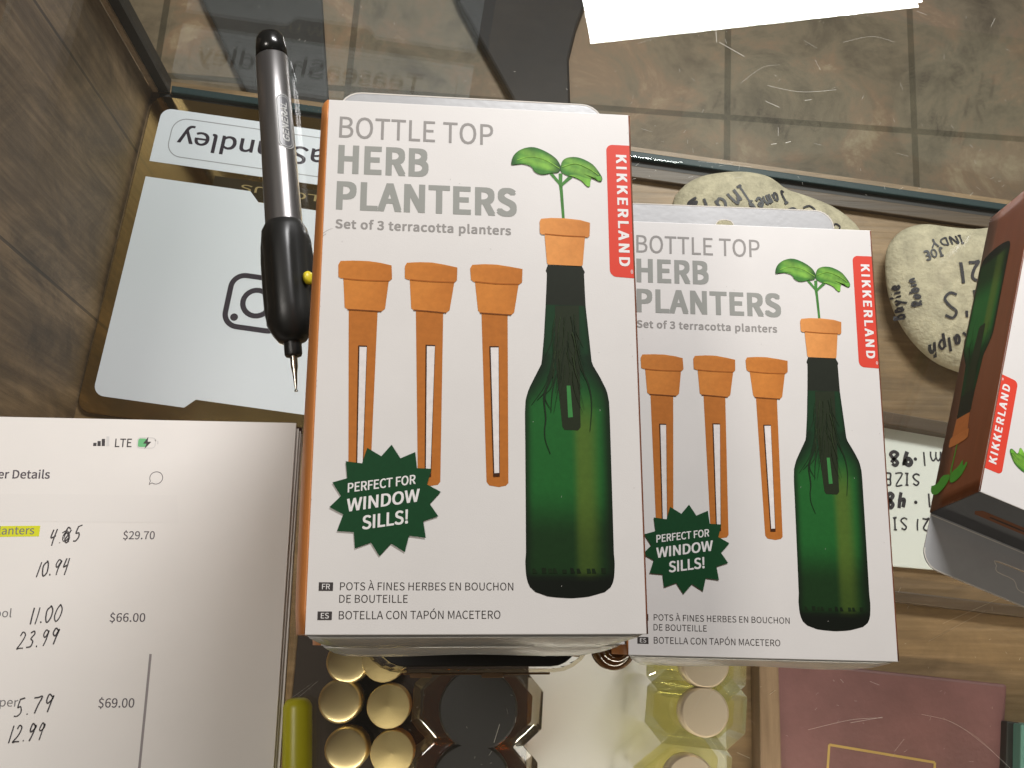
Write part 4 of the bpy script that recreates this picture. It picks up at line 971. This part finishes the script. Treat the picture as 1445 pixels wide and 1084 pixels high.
stone([(948, 290), (962, 266), (985, 252), (1015, 246), (1050, 245), (1082, 252), (1108, 270), (1140, 281), (1180, 298), (1212, 326), (1222, 362), (1200, 400), (1140, 420), (1060, 415), (990, 385), (955, 340)], .030,
      'long signed stone in a row of names, half hidden behind the right hand box',
      [('Indy', (1046, 262), (984, 300), 38, 4.4), ('James', (1106, 268), (1050, 290), 24, 3.6), ('Co', (1150, 290), (1098, 300), 18, 3.0), ('s', (985, 275), (962, 290), 16, 4.5), ('o', (1182, 312), (1166, 328), 22, 3)])
stone([(1248, 368), (1254, 345), (1272, 326), (1300, 318), (1335, 322), (1372, 325), (1408, 322), (1446, 330), (1476, 352), (1486, 392), (1476, 440), (1452, 488), (1420, 524), (1388, 535), (1345, 524), (1312, 508), (1282, 478), (1260, 440), (1250, 404)], .030,
      'heart shaped signed stone half under the far right box',
      [('INDY', (1358, 331), (1308, 339), 15, 3.0), ('JOE', (1328, 350), (1300, 357), 14, 3.0), ('21', (1380, 370), (1344, 374), 34, 5), ("H'S", (1392, 410), (1320, 416), 42, 5), ('Ralph', (1366, 468), (1312, 484), 22, 4), ('Baylie', (1283, 446), (1272, 396), 13, 3.6), ('Robin', (1302, 430), (1290, 390), 13, 3.6)])

# ------------------------------------------------------------------ white price card
cz = Zf + .0035
cpts = [tuple(at(*p, cz).xy) for p in ((1150, 582), (1370, 604), (1362, 808), (1150, 790))]
cdo = MB(1).prism(cpts, Zf + .0005, cz).build('price_card', mat('card_white', (.66, .68, .62), .30, noise=(20, .03, (1, 1, 1))), bevel=.0005)
tag(cdo, 'white handwritten card between the right hand box and the far right box', 'card')
cm = MB(1); zo = cz + .0002; r3 = random.Random(2)
for body, q0, q1, hp, w in (('ml', (1328, 638), (1297, 638), 21, 2.4), ('98', (1288, 637), (1250, 637), 21, 5.2), ('SIZE', (1299, 669), (1243, 668), 17, 2.4), ('ml', (1335, 697), (1304, 697), 20, 2.4), ('48', (1277, 696), (1246, 696), 21, 5.2), ('21', (1312, 732), (1289, 732), 17, 2.2), ('SI', (1281, 731), (1258, 731), 17, 2.2)):
    a0, a1 = at(*q0, cz), at(*q1, cz)
    for v, f in handwriting(body, (a0.x, a0.y), (a1.x, a1.y), hp * .0005, w * .0005, slant=.05, rnd=r3):
        zo += .000006; cm.add([(x, y, zo) for x, y in v], f)
for q in ((1291.5, 648), (1292, 709)):
    a0 = at(*q, cz); zo += .000006; v, f = fillpoly([(a0.x + .0013 * math.cos(k * .785), a0.y + .0013 * math.sin(k * .785)) for k in range(8)]); cm.add([(x, y, zo) for x, y in v], f)
cm.build('written_prices', marker, cdo)

# ------------------------------------------------------------------ plum notebook and teal box, lower right
nz_ = Zf + .012
npts = [tuple(at(*p, nz_).xy) for p in ((1086, 930), (1422, 966), (1412, 1150), (1090, 1150))]
nb = MB(1).prism(npts, Zf + .0006, nz_).build('notebook', mat('plum_leather', (.165, .074, .070), .5, noise=(16, .28, (1, 1, 1)), bump=(300, .25)), bevel=.002)
tag(nb, 'plum leather book with a gold frame line on its cover', 'book')
gm = MB(1); fr_ = [tuple(at(*p, nz_).xy) for p in ((1163, 1160), (1170, 1051), (1319, 1076), (1316, 1160))]
for q, (p_, q_) in enumerate(zip(fr_, fr_[1:])):
    v, f = ribbon([p_, q_], .0016, smooth=False); gm.add([(x, y, nz_ + .0002 + .00004 * q) for x, y in v], f)
gm.build('gold_frame', mat('gold_foil', (.62, .44, .14), .4, metal=.6), nb)
tz = Zf + .03
tbp = [tuple(at(*p, tz).xy) for p in ((1441, 1022), (1520, 1028), (1520, 1150), (1439, 1150))]
tbox = empty('trinket_box', (0, 0, 0)); tag(tbox, 'teal box with a black surround at the lower right corner', 'box')
MB(1).prism(tbp, Zf + .0006, tz).build('lid', mat('teal_board', (.10, .24, .20), .5), tbox, bevel=.001)
MB(1).prism([tuple(at(*p, Zf + .02).xy) for p in ((1421, 1018), (1440, 1020), (1438, 1150), (1417, 1150))], Zf + .0006, Zf + .02).build('rim', mat('black_board', (.012, .013, .011), .5), tbox, bevel=.001)

# ------------------------------------------------------------------ bottles below the glass
tray = MB(1).prism([(-.235, -.075), (-.078, -.075), (-.078, -.30), (-.24, -.30)], Zf + .0005, Zf + .002).build('dark_tray', mat('umber_velvet', (.018, .010, .005), .8))
tag(tray, 'dark brown tray liner under the gold capped bottles', 'tray')
wt = MB(1).prism([(-.0775, -.06), (.058, -.06), (.058, -.30), (-.0775, -.30)], Zf + .0005, Zf + .002).build('white_tray', mat('white_tray', (.70, .69, .67), .35), bevel=.0005)
tag(wt, 'white tray liner between the amber and the pale bottles', 'tray')

gold = mat('polished_gold', (.88, .74, .42), .42, metal=1.0)
brushed = mat('brushed_gold', (.88, .73, .38), .5, metal=1.0, bump=(900, .12))
amber_glass = mat('amber_body', (.045, .018, .004), .1, coat=.6)
def vial(cx, cy, domed, label):
    t = empty('gold_capped_bottle', (cx, cy, Zf + .0024)); tag(t, label, 'perfume bottle', 'gold capped perfume bottles')
    MB().lathe([(11.2, 0), (12.0, 1), (12.0, 60), (9, 66), (7, 68)], 32).build('body', amber_glass, t, autosmooth=40)
    if domed:
        prof = [(12.4, 66), (12.7, 67), (12.7, 88), (12.2, 89.2)] + [(12.0 * math.cos(math.radians(q)), 89.4 + 2.2 * math.sin(math.radians(q))) for q in range(0, 90, 8)] + [(.2, 91.6)]
        MB().lathe(prof, 48).build('cap', gold, t, autosmooth=50)
    else:
        MB().lathe([(12.4, 66), (12.7, 67), (12.7, 90.5), (12.3, 91.2), (.2, 93.6)], 64).build('cap', brushed, t, autosmooth=25)
    return t
for px, py, dm, lb in ((490, 934, 1, 'domed gold cap bottle cut off by the tall stack, farthest in the left row'), (479, 990, 1, 'domed gold cap bottle in the middle of the left row'), (488, 1058, 1, 'domed gold cap bottle at the photo bottom in the left row'),
                       (541, 932, 0, 'brushed gold cap bottle mostly hidden under the clear case'), (548, 997, 0, 'flat brushed gold cap bottle left of the big black cap'), (553, 1063, 0, 'flat brushed gold cap bottle at the photo bottom, catching the light')):
    p_ = at(px, py, -.127); vial(p_.x, p_.y, dm, lb)

def octagon(w, d, c): return [(w - c, d), (-w + c, d), (-w, d - c), (-w, -d + c), (-w + c, -d), (w - c, -d), (w, -d + c), (w, d - c)]
def perfume(cx, cy, rz, w, d, hb, shell, liquid, capm, capr, capz, label, grp, name, cut=11):
    t = empty(name, (cx, cy, Zf + .0024), rz); tag(t, label, 'perfume bottle', grp)
    o = octagon(w, d, cut); o2 = octagon(w - 5, d - 5, cut - 2)
    mb = MB(); mb.prism(o, 0, hb - 5); mb.f.pop(1); mb.m.pop(1)
    n = len(o); b = len(mb.v); mb.add([(x, y, hb) for x, y in o2], [list(range(n))]); base = b
    for i in range(n): mb.f.append([n + i, n + (i + 1) % n, base + (i + 1) % n, base + i]); mb.m.append(0)
    mb.build('glass_body', shell, t, bevel=.7)
    if liquid:
        MB().prism(octagon(w - 5.5, d - 5.5, cut - 2.5), 7, hb - 12, top=octagon(w - 6, d - 6, cut - 2.5)).build('liquid', liquid, t, bevel=.8)
    if capm:
        MB().lathe([(capr * .62, hb - .5), (capr * .62, hb + 4)], 32).build('collar', gold, t, autosmooth=40)
        MB().lathe([(capr - .8, hb + 3.5), (capr, hb + 4.5), (capr, capz - 1.2), (capr - 1.1, capz), (.2, capz + .3)], 56).build('cap', capm, t, autosmooth=45)
    return t
def glassy(name, col, rough=.0):
    m = bpy.data.materials.new(name); m.use_nodes = True; b = m.node_tree.nodes['Principled BSDF']
    b.inputs['Base Color'].default_value = (*col, 1); b.inputs['Transmission Weight'].default_value = 1; b.inputs['Roughness'].default_value = rough; b.inputs['IOR'].default_value = 1.48
    return m
shell_a = clear_mat('amber_shell', (.95, .94, .88), 1.5, .03, film=.05, filmcol=(.6, .55, .45), boost=2.0); liq_a = clear_mat('amber_liquid', (.84, .54, .20), 1.33, .05, boost=1.0)
shell_p = clear_mat('pale_shell', (.96, .965, .92), 1.5, .03, film=.05, filmcol=(.75, .75, .62), boost=2.0); liq_p = clear_mat('pale_liquid', (.98, .955, .76), 1.33, .05, boost=1.2)
blackcap = mat('satin_black_cap', (.012, .012, .013), .5, bump=(800, .05))
champ = mat('champagne_metal', (.78, .66, .50), .40, metal=.55)
p_ = at(682, 1006, -.109); perfume(p_.x - .003, p_.y + .002, math.radians(-2), 39, 24, 88, shell_a, liq_a, blackcap, 22.6, 111, 'amber perfume bottle with a large black cap, whole cap in view', 'amber perfume bottles with black caps', 'amber_perfume_bottle', 13)
p_ = at(672, 1112, -.109); perfume(p_.x - .003, p_.y + .002, math.radians(-2), 39, 24, 88, shell_a, liq_a, blackcap, 22.6, 111, 'amber perfume bottle with a large black cap, cut off by the photo bottom', 'amber perfume bottles with black caps', 'amber_perfume_bottle', 13)
p_ = at(1006, 1004, -.109); perfume(p_.x - .005, p_.y - .0005, math.radians(-5), 30.5, 21.5, 92, shell_p, liq_p, champ, 14, 111, 'pale yellow perfume bottle with a champagne cap, whole cap in view', 'pale perfume bottles', 'pale_perfume_bottle')
p_ = at(1009, 934, -.109); perfume(p_.x - .006, p_.y - .001, math.radians(-4), 30.5, 21.5, 92, shell_p, liq_p, champ, 14, 111, 'pale yellow perfume bottle with a champagne cap, half under the right hand box', 'pale perfume bottles', 'pale_perfume_bottle')
p_ = at(965, 1096, -.125); perfume(p_.x, p_.y, math.radians(38), 30.5, 21.5, 92, shell_p, liq_p, champ, 14, 111, 'pale perfume bottle turned askew at the photo bottom', 'pale perfume bottles', 'pale_perfume_bottle')
